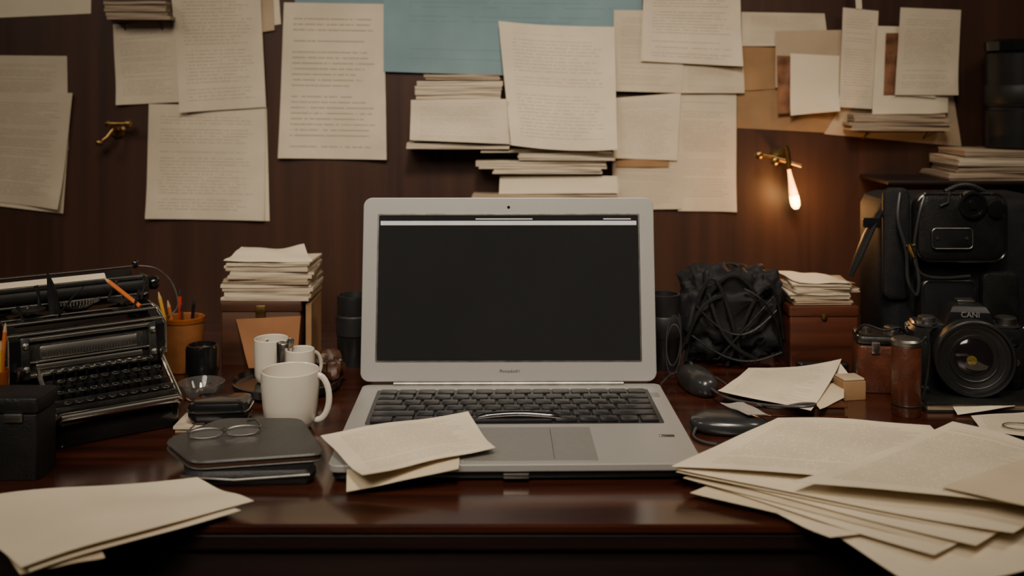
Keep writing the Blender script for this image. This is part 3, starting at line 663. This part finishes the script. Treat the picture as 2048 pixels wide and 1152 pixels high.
mug = cup('large cream ceramic mug with handle, left of laptop', -.2165, 1.000, DZ, .0282, .0570, R(-5), hr=.0195, taper=(.64, .72, .88), hw=.60)
cup('small white cup on the tray behind the mug', -.268, 1.140, DZ+.0062, .0190, .0475, R(120))
cup('small white cup on the tray, nearer the laptop', -.2285, 1.104, DZ+.0062, .0155, .0445, R(40))
cup('small steel beaker between the two white cups', -.2475, 1.1125, DZ+.0062, .0085, .049, None, M['silver'], 'beaker', 'beaker', .0008)
b = MB(); b.tube([(-.248, 1.113, DZ+.0102), (-.242, 1.109, DZ+.052), (-.2405, 1.108, DZ+.056)], [.0009, .0009, .0012], 8); sp = b
t = thing('spoon', 'steel spoon standing in the small beaker', 'spoon', (-.2475, 1.1125, DZ+.0098)); sp.m = Matrix.Identity(4)
for v in sp.bm.verts: v.co -= t.location
sp.build('handle', M['silver'], t)
b = MB(); b.m = mx((.008, -.005, .046), ry=.25); b.blob((0, 0, 0), (.008, .002, .012), 8, 1); b.build('bowl', M['silver'], t)
b = MB(); b.blob((0, 0, .016), (.034, .028, .026), 18, .9, .010, 80, 3); o = b.build('cloth', M['boxwood'], loc=(-.203, 1.142, DZ+.0064)); tag(o, 'crumpled dark brown cloth on the tray beside the laptop', 'cloth')

# ------------------------------------------------------------ pad, case, notebook, glasses
slabs('cream note pad under the small black case', -.294, 1.014, DZ, .064, .056, .006, .03, 'pages', cat='note pad', name='note_pad', layers=2, wav=0)
t = thing('small_case', 'small glossy black case with a silver rim on the note pad', 'case', (-.286, 1.006, DZ+.0068), R(4))
b = MB(); b.rbox(0, 0, 0, .058, .040, .021, .010, .006, 6); b.build('body', M['gloss'], t)
def rr_pts(w, d, r, z, n=6):
    o = []
    for k, (qx, qy) in enumerate(((1, 1), (-1, 1), (-1, -1), (1, -1))):
        for i in range(n+1):
            a = (k+i/n)*PI/2; o.append((qx*(w/2-r)+r*math.cos(a), qy*(d/2-r)+r*math.sin(a), z))
    return o+[o[0]]
b = MB(); b.tube(rr_pts(.059, .041, .010, .012), .0009, 6); b.build('rim', M['silver'], t)
nb = [(-.308, .905), (-.274, .966), (-.198, .966), (-.1585, .872), (-.266, .850)]
t = thing('pouch', 'black zipped pouch lying under the charcoal notebook', 'pouch', (-.23, .90, DZ))
b = MB(); b.prism(roundpoly([(-.055, -.012), (-.042, .052), (.032, .052), (.064, -.030), (.062, -.047), (-.030, -.053), (-.042, -.045)], .004), 0, .0125, .004); b.build('body', M['leatherb'], t)
b = MB(); b.tube([(-.046, -.047, .008), (-.030, -.0545, .0095), (.0, -.0525, .007), (.062, -.0485, .0100)], .0013, 8); b.build('zip', M['dsilver'], t)
t = thing('notebook', 'charcoal leather notebook left of laptop with eyeglasses on it', 'notebook', (-.23, .90, DZ+.013))
q = roundpoly([(x+.23, y-.90) for x, y in nb], .012)
b = MB(); b.prism(q, 0, .0016, .0006); b.build('back_cover', M['grayleather'], t)
b = MB(); b.prism([(x*.97, y*.97) for x, y in q], .0017, .0044, .0002); b.build('pages', M['boxwood'], t)
b = MB(); b.prism(q, .0045, .0075, .0014); b.build('front_cover', M['grayleather'], t, smooth=20)
def glasses(label, loc, rz, sc, m):
    t = thing('eyeglasses', label, 'eyeglasses', loc, rz); r = .0135*sc
    for s_ in (-1, 1):
        b = MB(); b.tube([(s_*.0175*sc+r*1.25*math.cos(2*PI*i/24), -.3*(r*.40+r*.40*math.sin(2*PI*i/24)), r*.40+r*.40*math.sin(2*PI*i/24)) for i in range(25)], .0006, 6); rim = b.build('rim', m, t)
        b = MB(); b.tube([(s_*(.0175*sc+r*1.2), 0, r*.5), (s_*(.0185*sc+r*1.2), .006*sc, r*.5), (s_*(.016*sc+r), .034*sc, r*.3), (s_*(.008*sc+r), .044*sc, .0006)], .0008, 6); b.build('temple', m, t)
        b = MB(); b.m = mx((s_*.0175*sc, -.3*r*.40, r*.40), rx=PI/2-.29); b.loft([[(r*1.2*math.cos(2*PI*i/24), r*.38*math.sin(2*PI*i/24), z) for i in range(24)] for z in (-.0002, .0002)]); b.build('lens', M['glass'], rim)
    b = MB(); b.tube([(-.003*sc, 0, r*.5), (0, -.0005, r*.7), (.003*sc, 0, r*.5)], .0006, 6); b.build('bridge', m, t)
glasses('thin wire eyeglasses resting on the charcoal notebook', (-.256, .912, DZ+.0207), R(14), .90, M['dsilver'])

# ------------------------------------------------------------ note paper front of laptop
gf = 'notes in front of the laptop'
sheet('paper_sheet', 'lower cream note sticking out under the tilted one', 'paper', [(-.144, .895, DZ+.0242), (-.045, .905, DZ+.0175), D(917, 938, .0175), D(693, 984, .004)], M['paperb'], gf, .001, thick=.0006)
sheet('paper_sheet', 'tilted cream note resting on the laptop corner', 'paper', [D(641, 870, .0275), D(936, 828, .021), D(990, 903, .0195), D(724, 958, .0185)], M['lined'], gf, .002, [(1, .003, .4), (2, .003, .35), (3, .003, .35)], thick=.0006, bow=.002, arc=(0, 0, -.003, 0))

# ------------------------------------------------------------ lens barrels behind laptop
def barrel(label, x, y, r, h):
    t = thing('camera_lens', label, 'lens', (x, y, DZ))
    b = MB(); b.lathe([(0, 0), (r*.9, 0), (r*.92, h*.2), (r, h*.24), (r, h*.95), (r*.96, h), (r*.85, h), (r*.8, h-.006)], 36); b.build('barrel', M['black'], t)
    b = MB(); b.lathe([(r*1.0, h*.42), (r*1.06, h*.44), (r*1.06, h*.70), (r, h*.72)], 36); b.build('focus_ring', M['rubber'], t)
    b = MB(); b.lathe([(0, h-.004), (r*.5, h-.005), (r*.8, h-.0065)], 30); b.build('glass', M['lens'], t)
barrel('black camera lens standing behind the left side of the laptop', -.190, 1.235, .021, .083)
barrel('black camera lens standing behind the right side of the laptop', .180, 1.215, .020, .088)

# ------------------------------------------------------------ black crumpled bag
t = thing('drawstring_bag', 'crumpled black bag with tangled straps right of laptop', 'bag', (.262, 1.255, DZ))
b = MB(); b.blob((0, 0, .058), (.118, .078, .108), 44, .55, .016, 60, 2, True); b.build('body', M['fabric'], t, smooth=50)
def arcpts(p0, p1, lift, n=16, side=(0, 0, 0)):
    p0 = Vector(p0); p1 = Vector(p1); s_ = Vector(side)
    return [p0.lerp(p1, i/n)+(Vector((0, 0, lift))+s_)*math.sin(PI*i/n) for i in range(n+1)]
for k, (p0, p1, l, s_) in enumerate([((-.062, -.030, .012), (.060, -.030, .014), .098, (0, -.016, 0)), ((-.055, -.034, .008), (.010, -.046, .006), .100, (-.004, -.008, 0)), ((-.008, -.046, .004), (.066, -.020, .030), .080, (.010, -.010, 0)), ((-.058, -.02, .06), (.052, -.02, .05), .052, (0, -.014, 0)), ((-.050, -.046, .040), (.056, -.046, .020), -.018, (0, -.006, 0)), ((-.03, -.047, .09), (.03, -.048, .01), -.012, (-.01, -.006, 0)), ((-.045, -.048, .075), (.050, -.046, .070), -.030, (.0, -.006, 0)), ((-.020, -.049, .012), (.046, -.047, .085), .012, (.008, -.006, 0)), ((-.056, -.044, .030), (-.010, -.048, .088), .014, (-.006, -.006, 0)), ((.012, -.048, .095), (.058, -.040, .025), .012, (.006, -.008, 0))]):
    b = MB(); b.tube(arcpts(p0, p1, l, 18, s_), .0024, 8, flat=.6); b.build('strap', M['leatherb'], t)
b = MB(); b.tube(arcpts((-.015, 0, .108), (.025, 0, .106), .010), .0030, 8, flat=.5); b.build('carry_loop', M['fabric'], t)

# cables
t = thing('cable', 'thin black coiled cable between the laptop and the black bag', 'cable', (.186, 1.165, DZ))
pts = []
for i in range(70):
    a = i/69*4.2*PI; pts.append((-.002+.009*math.cos(a)*(1-.1*i/69), .008*math.sin(a), .030+.029*math.sin(a*1.0+.3)+.0003*i))
pts = [(p[0], p[1], max(p[2], .0012)) for p in pts]
b = MB(); b.tube(pts, .0009, 7); b.build('cord', M['rubber'], t)
cp = [D(1322, 768, .001), D(1345, 748, .001), D(1385, 742, .001), D(1425, 752, .001), D(1452, 768, .001)]
b = MB(); b.tube(smoothpts([p-cp[0] for p in cp]), .0012, 8); o = b.build('cable', M['cord'], loc=cp[0]); tag(o, 'thin black cable arching from the laptop hinge behind the mouse', 'cable')

# ------------------------------------------------------------ red-brown box with papers
rx0, rx1 = .330, .411
t = thing('wooden_box', 'reddish brown wooden box under a small paper stack at right', 'box', ((rx0+rx1)/2, 1.255, DZ))
b = MB(); b.rbox(0, 0, 0, rx1-rx0, .078, .060, .002, .001); b.build('body', M['redwood'], t)
b = MB(); b.rbox(0, 0, .0605, rx1-rx0+.003, .081, .012, .003, .0015); b.build('lid', M['redwood'], t)
b = MB(); b.m = mx((0, -.040, .060), rx=PI/2); b.lathe([(0, .003), (.003, .0025), (.004, 0)], 14); b.build('catch', M['brass'], t)
gr = 'papers stacked on the reddish box'; z = DZ+.0732
for i, (w, d, h, dx, r, l) in enumerate([(.070, .070, .007, .001, .05, 'bottom bundle on the reddish box'), (.074, .070, .007, -.001, -.06, 'second bundle up on the reddish box'), (.080, .068, .005, .003, .1, 'third bundle up on the reddish box'), (.070, .068, .005, .004, -.1, 'fourth bundle up on the reddish box')]):
    slabs(l, .370+dx, 1.256, z, w, d, h*.95, r, ('pages2', 'pages', 'pages', 'pages')[i], group=gr, layers=3, wav=.002); z += h
sheet('paper_sheet', 'curled top page on the reddish box', 'paper', [(.331, 1.292, z+.003), (.382, 1.288, z+.003), (.410, 1.222, z+.001), (.345, 1.226, z+.001)], M['paper'], gr, .003, [(0, .003, .5)])
t = thing('pen_case', 'slim black pen case lying in front of the reddish box', 'pen case', (.362, 1.196, DZ), R(-4))
b = MB(); b.rbox(0, 0, 0, .060, .018, .007, .006, .002); b.build('body', M['gloss'], t)
b = MB(); b.rbox(0, 0, .0071, .060, .018, .005, .006, .003); b.build('lid', M['gloss'], t)

# ------------------------------------------------------------ camera backpack
bp = thing('camera_backpack', 'large black camera backpack with metal badge at the right', 'backpack', (.540, 1.262, DZ))
def BP(px, py, Y): return P(px, py, Y)-bp.location
b = MB(); b.rbox(0, 0, 0, .200, .100, .203, .022, .016, 6); b.build('body', M['fabric'], bp)
def patch(x0, x1, y0, y1, Y, th, r, m, name, ch=.003, par=bp):
    a = BP(x0, y1, Y); c = BP(x1, y0, Y)
    b = MB(); b.m = mx(((a.x+c.x)/2, a.y+th, (a.z+c.z)/2)) @ RX; b.rbox(0, 0, 0, c.x-a.x, c.z-a.z, th, r, ch, 6)
    return b.build(name, m, par)
pk = patch(1835, 2012, 388, 524, 1.188, .026, .016, M['leatherb'], 'front_pocket', .008)
pl_ = patch(1864, 1947, 456, 499, 1.184, .004, .005, M['black'], 'badge', .001)
a0 = BP(1905, 477, 1.1835)
b = MB(); b.m = mx(a0) @ RX; b.tube(rr_pts(.047, .0235, .005, .0), .0005, 6)
for sx in (-1, 1): b.m = mx(a0+Vector((sx*.017, 0, 0))) @ RX; b.lathe([(.0018, -.0003), (.0018, .0006), (0, .0008)], 12)
b.build('badge_frame', M['dsilver'], pl_)
b = MB(); b.m = mx(BP(1943, 409, 1.188)) @ RX; b.lathe([(.016, -.004), (.016, .005), (.013, .006), (.012, .003), (.006, .003), (.005, .006), (0, .006)], 30); b.build('round_clasp', M['gloss'], bp)
b = MB(); b.m = mx(BP(1990, 418, 1.188)) @ RX; b.lathe([(.010, -.004), (.010, .004), (.007, .005), (0, .005)], 24); b.build('adjuster_dial', M['gloss'], bp)
b = MB(); b.tube(arcpts(BP(1890, 384, 1.215), BP(1968, 384, 1.215), .008, 14), .0036, 10); b.build('carry_handle', M['leatherb'], bp)
patch(1768, 1822, 376, 600, 1.205, .010, .010, M['fabric'], 'shoulder_strap', .003)
b = MB(); b.tube(smoothpts([BP(1800, 385, 1.20), BP(1796, 440, 1.194), BP(1812, 500, 1.188), BP(1816, 560, 1.186), BP(1832, 590, 1.188), BP(1838, 560, 1.186), BP(1828, 505, 1.188)]), .0020, 8); b.build('cord', M['graypl'], bp)
b = MB(); b.tube(smoothpts([BP(1850, 386, 1.192), BP(1838, 430, 1.188), BP(1828, 500, 1.186), BP(1840, 545, 1.186), BP(1880, 556, 1.188), BP(1940, 552, 1.190)]), .0018, 8); b.build('side_cord', M['graypl'], bp)
b = MB(); b.tube([BP(1900, 383, 1.186), BP(1896, 405, 1.186), BP(1880, 412, 1.187)], .0016, 8); b.build('zip_pull', M['graypl'], bp)
b = MB(); b.tube([BP(1818, 488, 1.184), BP(1822, 500, 1.184), BP(1828, 514, 1.184)], [.0028, .0034, .002], 10); b.tube([BP(1812, 492, 1.184), BP(1830, 490, 1.184)], .0014, 8); b.build('clip', M['gold'], bp)
lp = patch(1842, 1955, 558, 690, 1.190, .024, .008, M['black'], 'lower_pocket', .004)
b = MB(); b.m = mx(BP(1898, 624, 1.1895)) @ RX; b.tube(rr_pts(.060, .072, .007, 0), .0010, 6); b.build('pocket_edge', M['gunmetal'], lp)
patch(1965, 2040, 545, 640, 1.200, .014, .008, M['leatherb'], 'side_pocket', .004)
a1 = BP(1923, 455, 1.1905)
b = MB(); b.m = mx(a1) @ RX; b.tube(rr_pts(.104, .079, .016, 0), .0014, 6); b.build('pocket_piping', M['gloss'], bp)
b = MB(); b.tube([BP(1780, 395, 1.22), BP(1756, 430, 1.216), BP(1735, 470, 1.212), BP(1716, 515, 1.21), BP(1700, 552, 1.21)], [.003, .006, .0085, .0075, .005], 10, flat=.45); b.build('side_strap', M['leatherb'], bp)
b = MB(); b.m = mx(BP(1742, 445, 1.212)) @ RX; b.rbox(0, 0, 0, .020, .012, .004, .002, .001); b.build('buckle', M['gloss'], bp)

# ------------------------------------------------------------ book + camera
t = thing('book', 'black covered book lying under the black camera', 'book', (.4975, 1.105, DZ))
b = MB(); b.rbox(0, 0, 0, .150, .120, .0018, .003, .0006); b.build('back_cover', M['leatherb'], t)
b = MB(); b.rbox(.001, 0, .0019, .146, .114, .0062, .001, .0002); b.build('pages', M['pages2'], t)
b = MB(); b.rbox(0, 0, .0082, .150, .120, .0018, .003, .0006); b.build('front_cover', M['leatherb'], t)
cam = thing('camera', 'black photo camera with a large lens at the right', 'camera', (.492, 1.112, DZ+.0102), R(-10))
prof = [(-.060, -.010), (-.057, -.022), (-.050, -.027), (-.042, -.026), (-.035, -.018), (-.028, -.016), (.050, -.016), (.056, -.012), (.059, -.004), (.058, .018), (.054, .020), (-.054, .020), (-.059, .016)]
b = MB(); b.prism(prof, 0, .064, .004); b.build('body', M['black'], cam)
b = MB(); b.prism([(x*1.008, y*1.02) for x, y in prof], .012, .050, .001); b.build('grip_covering', M['leatherb'], cam)
b = MB(); b.prism([(x*.94, y*.86) for x, y in prof], .0638, .0675, .002); b.build('top_plate', M['graypl'], cam)
b = MB(); b.loft([[(-.028, -.020, .062), (.028, -.020, .062), (.028, .018, .062), (-.028, .018, .062)], [(-.024, -.022, .070), (.024, -.022, .070), (.024, .016, .070), (-.024, .016, .070)], [(-.020, -.021, .082), (.020, -.021, .082), (.020, .013, .082), (-.020, .013, .082)], [(-.017, -.017, .087), (.017, -.017, .087), (.017, .010, .087), (-.017, .010, .087)], [(-.012, -.012, .089), (.012, -.012, .089), (.012, .007, .089), (-.012, .007, .089)]]); b.build('prism_housing', M['black'], cam, smooth=30)
text('lettering', 'CANI', .0080, M['white'], cam, (0, -.0217, .0795), (PI/2-.09, 0, 0), .0003)
b = MB(); b.m = mx((.041, -.001, .0672)); b.lathe([(.011, 0), (.011, .007), (.009, .008), (0, .008)], 28); b.build('dial', M['dsilver'], cam)
b = MB(); b.m = mx((-.040, -.002, .0672)); b.lathe([(.009, 0), (.009, .005), (.0075, .006), (0, .006)], 28); b.build('dial', M['dsilver'], cam)
b = MB(); b.m = mx((-.050, -.014, .0672)); b.lathe([(.005, 0), (.005, .003), (0, .004)], 18); b.build('shutter_button', M['silver'], cam)
b = MB(); b.m = mx((.046, -.0165, .052)) @ RX; b.lathe([(.0042, 0), (.0042, .002), (.003, .0024), (0, .0018)], 18); b.build('focus_lamp', M['lens'], cam)
b = MB(); b.m = mx((.047, -.0165, .030)) @ RX; b.lathe([(.0035, 0), (.0035, .003), (0, .0036)], 18); b.build('release_button', M['dsilver'], cam)
for sx in (-1, 1):
    b = MB(); b.m = mx((sx*.060, .004, .060), ry=PI/2); b.tube([(.004*math.cos(2*PI*i/14), .004*math.sin(2*PI*i/14), 0) for i in range(15)], .0008, 6); b.build('strap_ring', M['silver'], cam)
b = MB(); b.rbox(0, .002, .089, .018, .016, .003, .001, .0005); b.build('hot_shoe', M['dsilver'], cam)
LZ = .0395; LMX = mx((-.002, -.016, LZ)) @ Matrix.Scale(.96, 4) @ Matrix.Scale(.62, 4, Vector((0, 1, 0))) @ RX
b = MB(); b.m = LMX
b.lathe([(.028, -.002), (.030, .004), (.034, .006), (.036, .016), (.036, .022), (.0385, .024), (.0385, .038), (.0415, .041), (.0420, .058), (.0405, .060), (.0385, .059), (.0370, .052), (.033, .050)], 56); lens = b.build('lens_barrel', M['black'], cam)
b = MB(); b.m = LMX; b.lathe([(.0385, .025), (.0400, .026), (.0400, .036), (.0385, .037)], 56); b.build('focus_ring', M['rubber'], lens)
for r0, rm_ in ((.0372, 'silver'), (.0325, 'dsilver'), (.0245, 'dsilver')):
    b = MB(); b.m = LMX; b.lathe([(r0, .050), (r0+.0005, .0513), (r0+.0010, .050)], 48); b.build('inner_ring', M[rm_], lens)
b = MB(); b.m = LMX; b.lathe([(.035, .050), (.033, .049), (.0245, .044), (.0205, .043)], 48); b.build('inner_cone', M['black'], lens)
b = MB(); b.m = LMX; b.lathe([(0, .050), (.006, .0496), (.012, .048), (.018, .0455), (.0205, .043)], 40); b.build('front_glass', M['lens'], lens)
b = MB(); b.m = LMX @ mx((-.002, -.002, .0)); b.lathe([(0, .0507), (.003, .0504), (.0055, .0495), (.006, .0490)], 24); b.build('painted_glint', M['lensy'], lens)  # yellow disc painted as a glint in the front glass
b = MB(); b.tube(smoothpts([(-.058, .0, .056), (-.066, -.006, .050), (-.070, -.014, .030), (-.066, -.022, .010), (-.060, -.03, .0030), (-.045, -.038, .0030)]), .0030, 8, flat=.4); b.build('neck_strap', M['leatherb'], cam)

# ------------------------------------------------------------ leather tube and case
t = thing('leather_tube', 'upright chestnut leather tube left of the black camera', 'case', (.4005, 1.040, DZ))
b = MB(); b.lathe([(0, 0), (.0135, 0), (.0145, .0015), (.0145, .070), (.0140, .071)], 36); b.build('body', M['brownleather'], t)
b = MB(); b.lathe([(.0140, .071), (.0150, .0715), (.0150, .0755), (.013, .0775), (0, .078)], 36); b.build('cap', M['dsilver'], t)
b = MB(); b.lathe([(.0146, .010), (.0150, .0105), (.0150, .012), (.0146, .0125)], 36); b.build('stitched_band', M['leatherb'], t)
b = MB(); b.tube(smoothpts([(.0152, -.002, .074), (.019, -.003, .079), (.022, -.003, .070), (.0205, -.003, .045), (.016, -.003, .020)]), .0014, 8); b.build('side_strap', M['leatherb'], t)
t = thing('camera_case', 'chestnut leather camera case behind the upright leather tube', 'case', (.408, 1.130, DZ), R(-10))
b = MB(); b.rbox(0, 0, 0, .058, .044, .052, .006, .003); b.build('body', M['brownleather'], t)
b = MB(); b.rbox(0, 0, .0525, .059, .045, .010, .007, .004); b.build('flap', M['gunmetal'], t)
b = MB(); b.tube(smoothpts([(-.029, -.005, .060), (-.020, -.012, .072), (.000, -.016, .068), (.018, -.012, .070), (.030, -.004, .050), (.032, -.004, .020)]), .0022, 8, flat=.6); b.build('carry_strap', M['leatherb'], t)
b = MB(); b.m = mx((-.010, -.0225, .050)) @ RX; b.rbox(0, 0, 0, .009, .012, .002, .001, .0005); b.build('buckle', M['silver'], t)
b = MB(); b.m = mx((.012, .004, .0626)); b.lathe([(.009, 0), (.009, .005), (.007, .006), (0, .006)], 20); b.build('winder', M['silver'], t)
b = MB(); b.m = mx((-.016, .006, .0626)); b.lathe([(.006, 0), (.006, .004), (0, .005)], 20); b.build('rewind_knob', M['dsilver'], t)

# ------------------------------------------------------------ notes on brown book
t = thing('book', 'thin brown hardback book under the loose notes at right', 'book', (.288, 1.072, DZ), R(-3))
b = MB(); b.rbox(0, 0, 0, .104, .080, .0015, .001, .0004); b.build('back_cover', M['redwood'], t)
b = MB(); b.rbox(-.001, 0, .0016, .100, .076, .0078, .0006, .0002); b.build('pages', M['boxwood'], t)
b = MB(); b.rbox(0, 0, .0095, .104, .080, .0015, .001, .0004); b.build('front_cover', M['redwood'], t)
gn = 'notes on the thin brown book'
sheet('paper_sheet', 'lower note poking out right on the brown book', 'paper', [D(1590, 760, .0125), D(1688, 768, .0125), D(1688, 796, .0125), D(1640, 818, .0125)], M['paperb'], gn, .001)
sheet('paper_sheet', 'pale written note lying on the brown book', 'paper', [D(1497, 735, .014), D(1684, 730, .020), D(1622, 820, .014), D(1436, 785, .016)], M['lined'], gn, .002, [(1, .006, .5), (3, .002, .4)])
t = thing('eraser_block', 'small beige block between notes and the leather case', 'block', (.362, 1.098, DZ), R(10))
b = MB(); b.rbox(0, 0, 0, .026, .024, .020, .002, .001); b.build('block', M['kraft'], t)
b = MB(); b.rbox(0, 0, .0203, .024, .022, .0025, .002, .001); b.build('lid', M['paper2'], t)
slabs('small pale booklet lying flat behind the beige block', .352, 1.143, DZ, .050, .034, .005, R(24), 'pages2', cat='booklet', name='booklet', layers=2, wav=0)
slabs('small crooked pamphlet on the pale booklet behind the beige block', .354, 1.143, DZ+.0055, .044, .030, .004, R(-16), 'pages', cat='booklet', name='booklet', layers=2, wav=0)
sheet('paper_sheet', 'small slip sloping from the booklets towards the leather case', 'paper', [(.340, 1.160, DZ+.016), (.366, 1.150, DZ+.026), (.374, 1.128, DZ+.0125), (.346, 1.134, DZ+.0115)], M['paper'], None, .001)

# ------------------------------------------------------------ mice
def mouse(label, loc, rz, w, d, h, cab, wheel=True, loops=()):
    t = thing('computer_mouse', label, 'computer mouse', loc, rz)
    b = MB(); b.blob((0, 0, h*.42), (w, d, h*1.16), 16, .8, 0, 1, 0)
    for v in b.bm.verts: v.co.z = max(v.co.z, 0)
    b.build('shell', M['graypl'], t)
    b = MB(); b.tube([(0, d*.02, h*1.0), (0, d*.30, h*.93), (0, d*.44, h*.70)], .0006, 6); b.build('button_seam', M['dsilver'], t)
    if wheel:
        b = MB(); b.cyl((-.0016, d*.27, h*.90), (.0016, d*.27, h*.90), .0042, n=18); b.build('scroll_wheel', M['rubber'], t)
    inv = Matrix.Rotation(-rz, 3, 'Z')
    b = MB(); b.tube(smoothpts([inv @ (Vector(p)-Vector(loc)) for p in cab]), .0014, 8); b.build('cord', M['cord'], t)
mouse('black wired mouse beside the right edge of the laptop screen', (.203, 1.122, DZ), R(14), .032, .070, .026,
      [(.211, 1.094, DZ+.012), (.216, 1.070, DZ+.012), (.223, 1.046, DZ+.014), (.236, 1.020, DZ+.018), (.252, .998, DZ+.022), (.268, .982, DZ+.026), (.284, .978, DZ+.0275), (.293, .990, DZ+.026), (.282, 1.003, DZ+.022), (.262, 1.010, DZ+.016), (.240, 1.004, DZ+.0205)])
mouse('flat dark grey mouse between the laptop and the large pile', (.209, .990, DZ), R(80), .044, .074, .018,
      [(.178, .984, DZ+.007), (.172, .970, DZ+.002), (.178, .955, DZ+.0016), (.190, .948, DZ+.0016)], False)
sheet('cloth_tag', 'small grey tag lying across the flat dark grey mouse', 'tag', [(.205, 1.010, DZ+.0215), (.227, 1.004, DZ+.0225), (.249, .982, DZ+.0175), (.225, .974, DZ+.0205)], M['alu'], None, .002, thick=.0006)

# ------------------------------------------------------------ big fan of papers right
gp = 'fanned pages in the big pile at the lower right'
fan = [
 ('bottommost page jutting over the desk edge at lower right', [(1640, 1050), (2040, 985), (2150, 1110), (1830, 1175)], .002, 'paper', ()),
 ('short page sticking out left in the lower right pile', [(1372, 958), (1560, 905), (1760, 985), (1556, 1014)], .0035, 'paperb', ((3, .001, .4),)),
 ('page with its corner at the desk edge in the pile', [(1520, 1010), (1800, 930), (2060, 1000), (1660, 1080)], .005, 'paper', ((3, .002, .4),)),
 ('third page up with a pointed left corner in the pile', [(1380, 986), (1600, 900), (1960, 990), (1756, 1068)], .0065, 'paperb', ()),
 ('long slanted page in the lower middle of the pile', [(1396, 962), (1590, 880), (2110, 985), (1868, 1108)], .0085, 'paper', ((3, .002, .35),)),
 ('slanted page in the middle of the right pile', [(1366, 956), (1585, 874), (2125, 968), (1886, 1084)], .0102, 'paperb', ()),
 ('slanted page just above the middle of the right pile', [(1374, 944), (1578, 866), (2135, 955), (1952, 1086)], .0122, 'paper', ((3, .002, .4),)),
 ('upper middle slanted page of the right pile', [(1352, 944), (1570, 860), (2145, 940), (1962, 1058)], .0142, 'paperb', ()),
 ('upper slanted page beneath the written ones in the pile', [(1350, 938), (1566, 852), (2155, 925), (2026, 1060)], .0165, 'paper', ((3, .003, .35),)),
]
for l, q_, h, m_, cl in fan:
    cs = [D(*p, h) for p in q_]
    if h > .006:
        cs[2].z -= .002; cs[3].z -= h*.3
    sheet('paper_sheet', l, 'paper', cs, M[m_], gp, .0012, cl, seed=5, n=16, thick=.0004, arc=(0, 0, random.uniform(-.002, .008), 0))
sheet('paper_sheet', 'large written page on the left top of the right pile', 'paper', [D(1556, 836, .0190), D(1860, 852, .0198), D(1990, 985, .0198), D(1343, 933, .0190)], M['lined'], gp, .0016, seed=5, thick=.0004, n=20, bow=.0025)
sheet('paper_sheet', 'large written page on the right top of the right pile', 'paper', [D(1905, 850, .0240), D(2110, 905, .0235), D(2060, 1012, .0225), D(1588, 968, .0232)], M['lined'], gp, .0016, [(0, .003, .5), (3, .002, .3)], seed=5, thick=.0004, n=20, arc=(.004, 0, .002, 0), bow=.003)
sheet('paper_sheet', 'folded page over the right end of the right pile', 'paper', [D(1884, 974, .0285), D(2080, 905, .032), D(2160, 950, .031), D(2090, 1020, .028)], M['paperb'], gp, .001, seed=5, thick=.0004)
gq = 'papers below the black camera'
sheet('paper_sheet', 'written page at the right edge below the camera', 'paper', [D(1942, 832, .003), D(2110, 820, .003), D(2120, 880, .004), D(1965, 862, .004)], M['lined'], gq, .001)
sheet('paper_sheet', 'curled blank slip poking out from under the camera book', 'paper', [D(1905, 812, .006), D(2034, 800, .010), D(2030, 812, .007), D(1915, 830, .0015)], M['paper'], gq, .001)
b = MB(); b.tube([(.014*math.cos(2*PI*i/30), .010*math.sin(2*PI*i/30), 0) for i in range(29)], .0007, 6); o = b.build('wire_ring', M['dsilver'], loc=D(2036, 852, .006)); tag(o, 'thin wire ring lying on the page below the camera', 'ring')

# ------------------------------------------------------------ lights
def area(name, loc, tgt, size, power, col, spread=PI):
    l = bpy.data.lights.new(name, 'AREA'); l.energy = power; l.color = col; l.size = size; l.spread = spread
    o = bpy.data.objects.new(name, l); C.objects.link(o); o.location = loc
    o.rotation_euler = (Vector(tgt)-Vector(loc)).to_track_quat('-Z', 'Y').to_euler(); return o
sl = bpy.data.lights.new('added_key_spot', 'SPOT'); sl.energy = 88; sl.color = (1, .87, .70); sl.spot_size = R(46); sl.spot_blend = 1; sl.shadow_soft_size = .14  # added key light, no visible fitting; soft cone lets the edges fall dark
so = bpy.data.objects.new('added_key_spot', sl); C.objects.link(so); so.location = (.06, .05, 2.15)
so.rotation_euler = (Vector((.04, 1.20, .92))-so.location).to_track_quat('-Z', 'Y').to_euler()
area('soft_front_light', (-.45, -.6, 2.3), (0, 1.2, .9), .9, 5, (1, .88, .73), R(75))
area('rim_light', (1.0, .8, 2.0), (.3, 1.1, .8), .3, 1.3, (1, .86, .70), R(100))
area('left_side_light', (-1.1, .7, 1.7), (-.35, 1.05, .8), .25, .7, (1, .88, .74), R(90))
pt = bpy.data.lights.new('bulb_light', 'POINT'); pt.energy = .36; pt.color = (1, .46, .14); pt.shadow_soft_size = .008
o = bpy.data.objects.new('bulb_light', pt); C.objects.link(o); o.location = P(1598, 400, 1.392)
w = bpy.data.worlds.new('World'); bpy.context.scene.world = w; w.use_nodes = True
w.node_tree.nodes['Background'].inputs[0].default_value = (.30, .22, .16, 1); w.node_tree.nodes['Background'].inputs[1].default_value = .12

# ------------------------------------------------------------ camera
cd = bpy.data.cameras.new('camera_view'); cd.lens = 36; cd.sensor_width = 36; cd.shift_y = -(576-HY)/2048
cd.clip_start = .01; cd.dof.use_dof = True; cd.dof.focus_distance = 1.04; cd.dof.aperture_fstop = 4.5
co = bpy.data.objects.new('camera_view', cd); C.objects.link(co); co.location = (0, 0, CAMZ); co.rotation_euler = (PI/2, 0, 0)
bpy.context.scene.camera = co
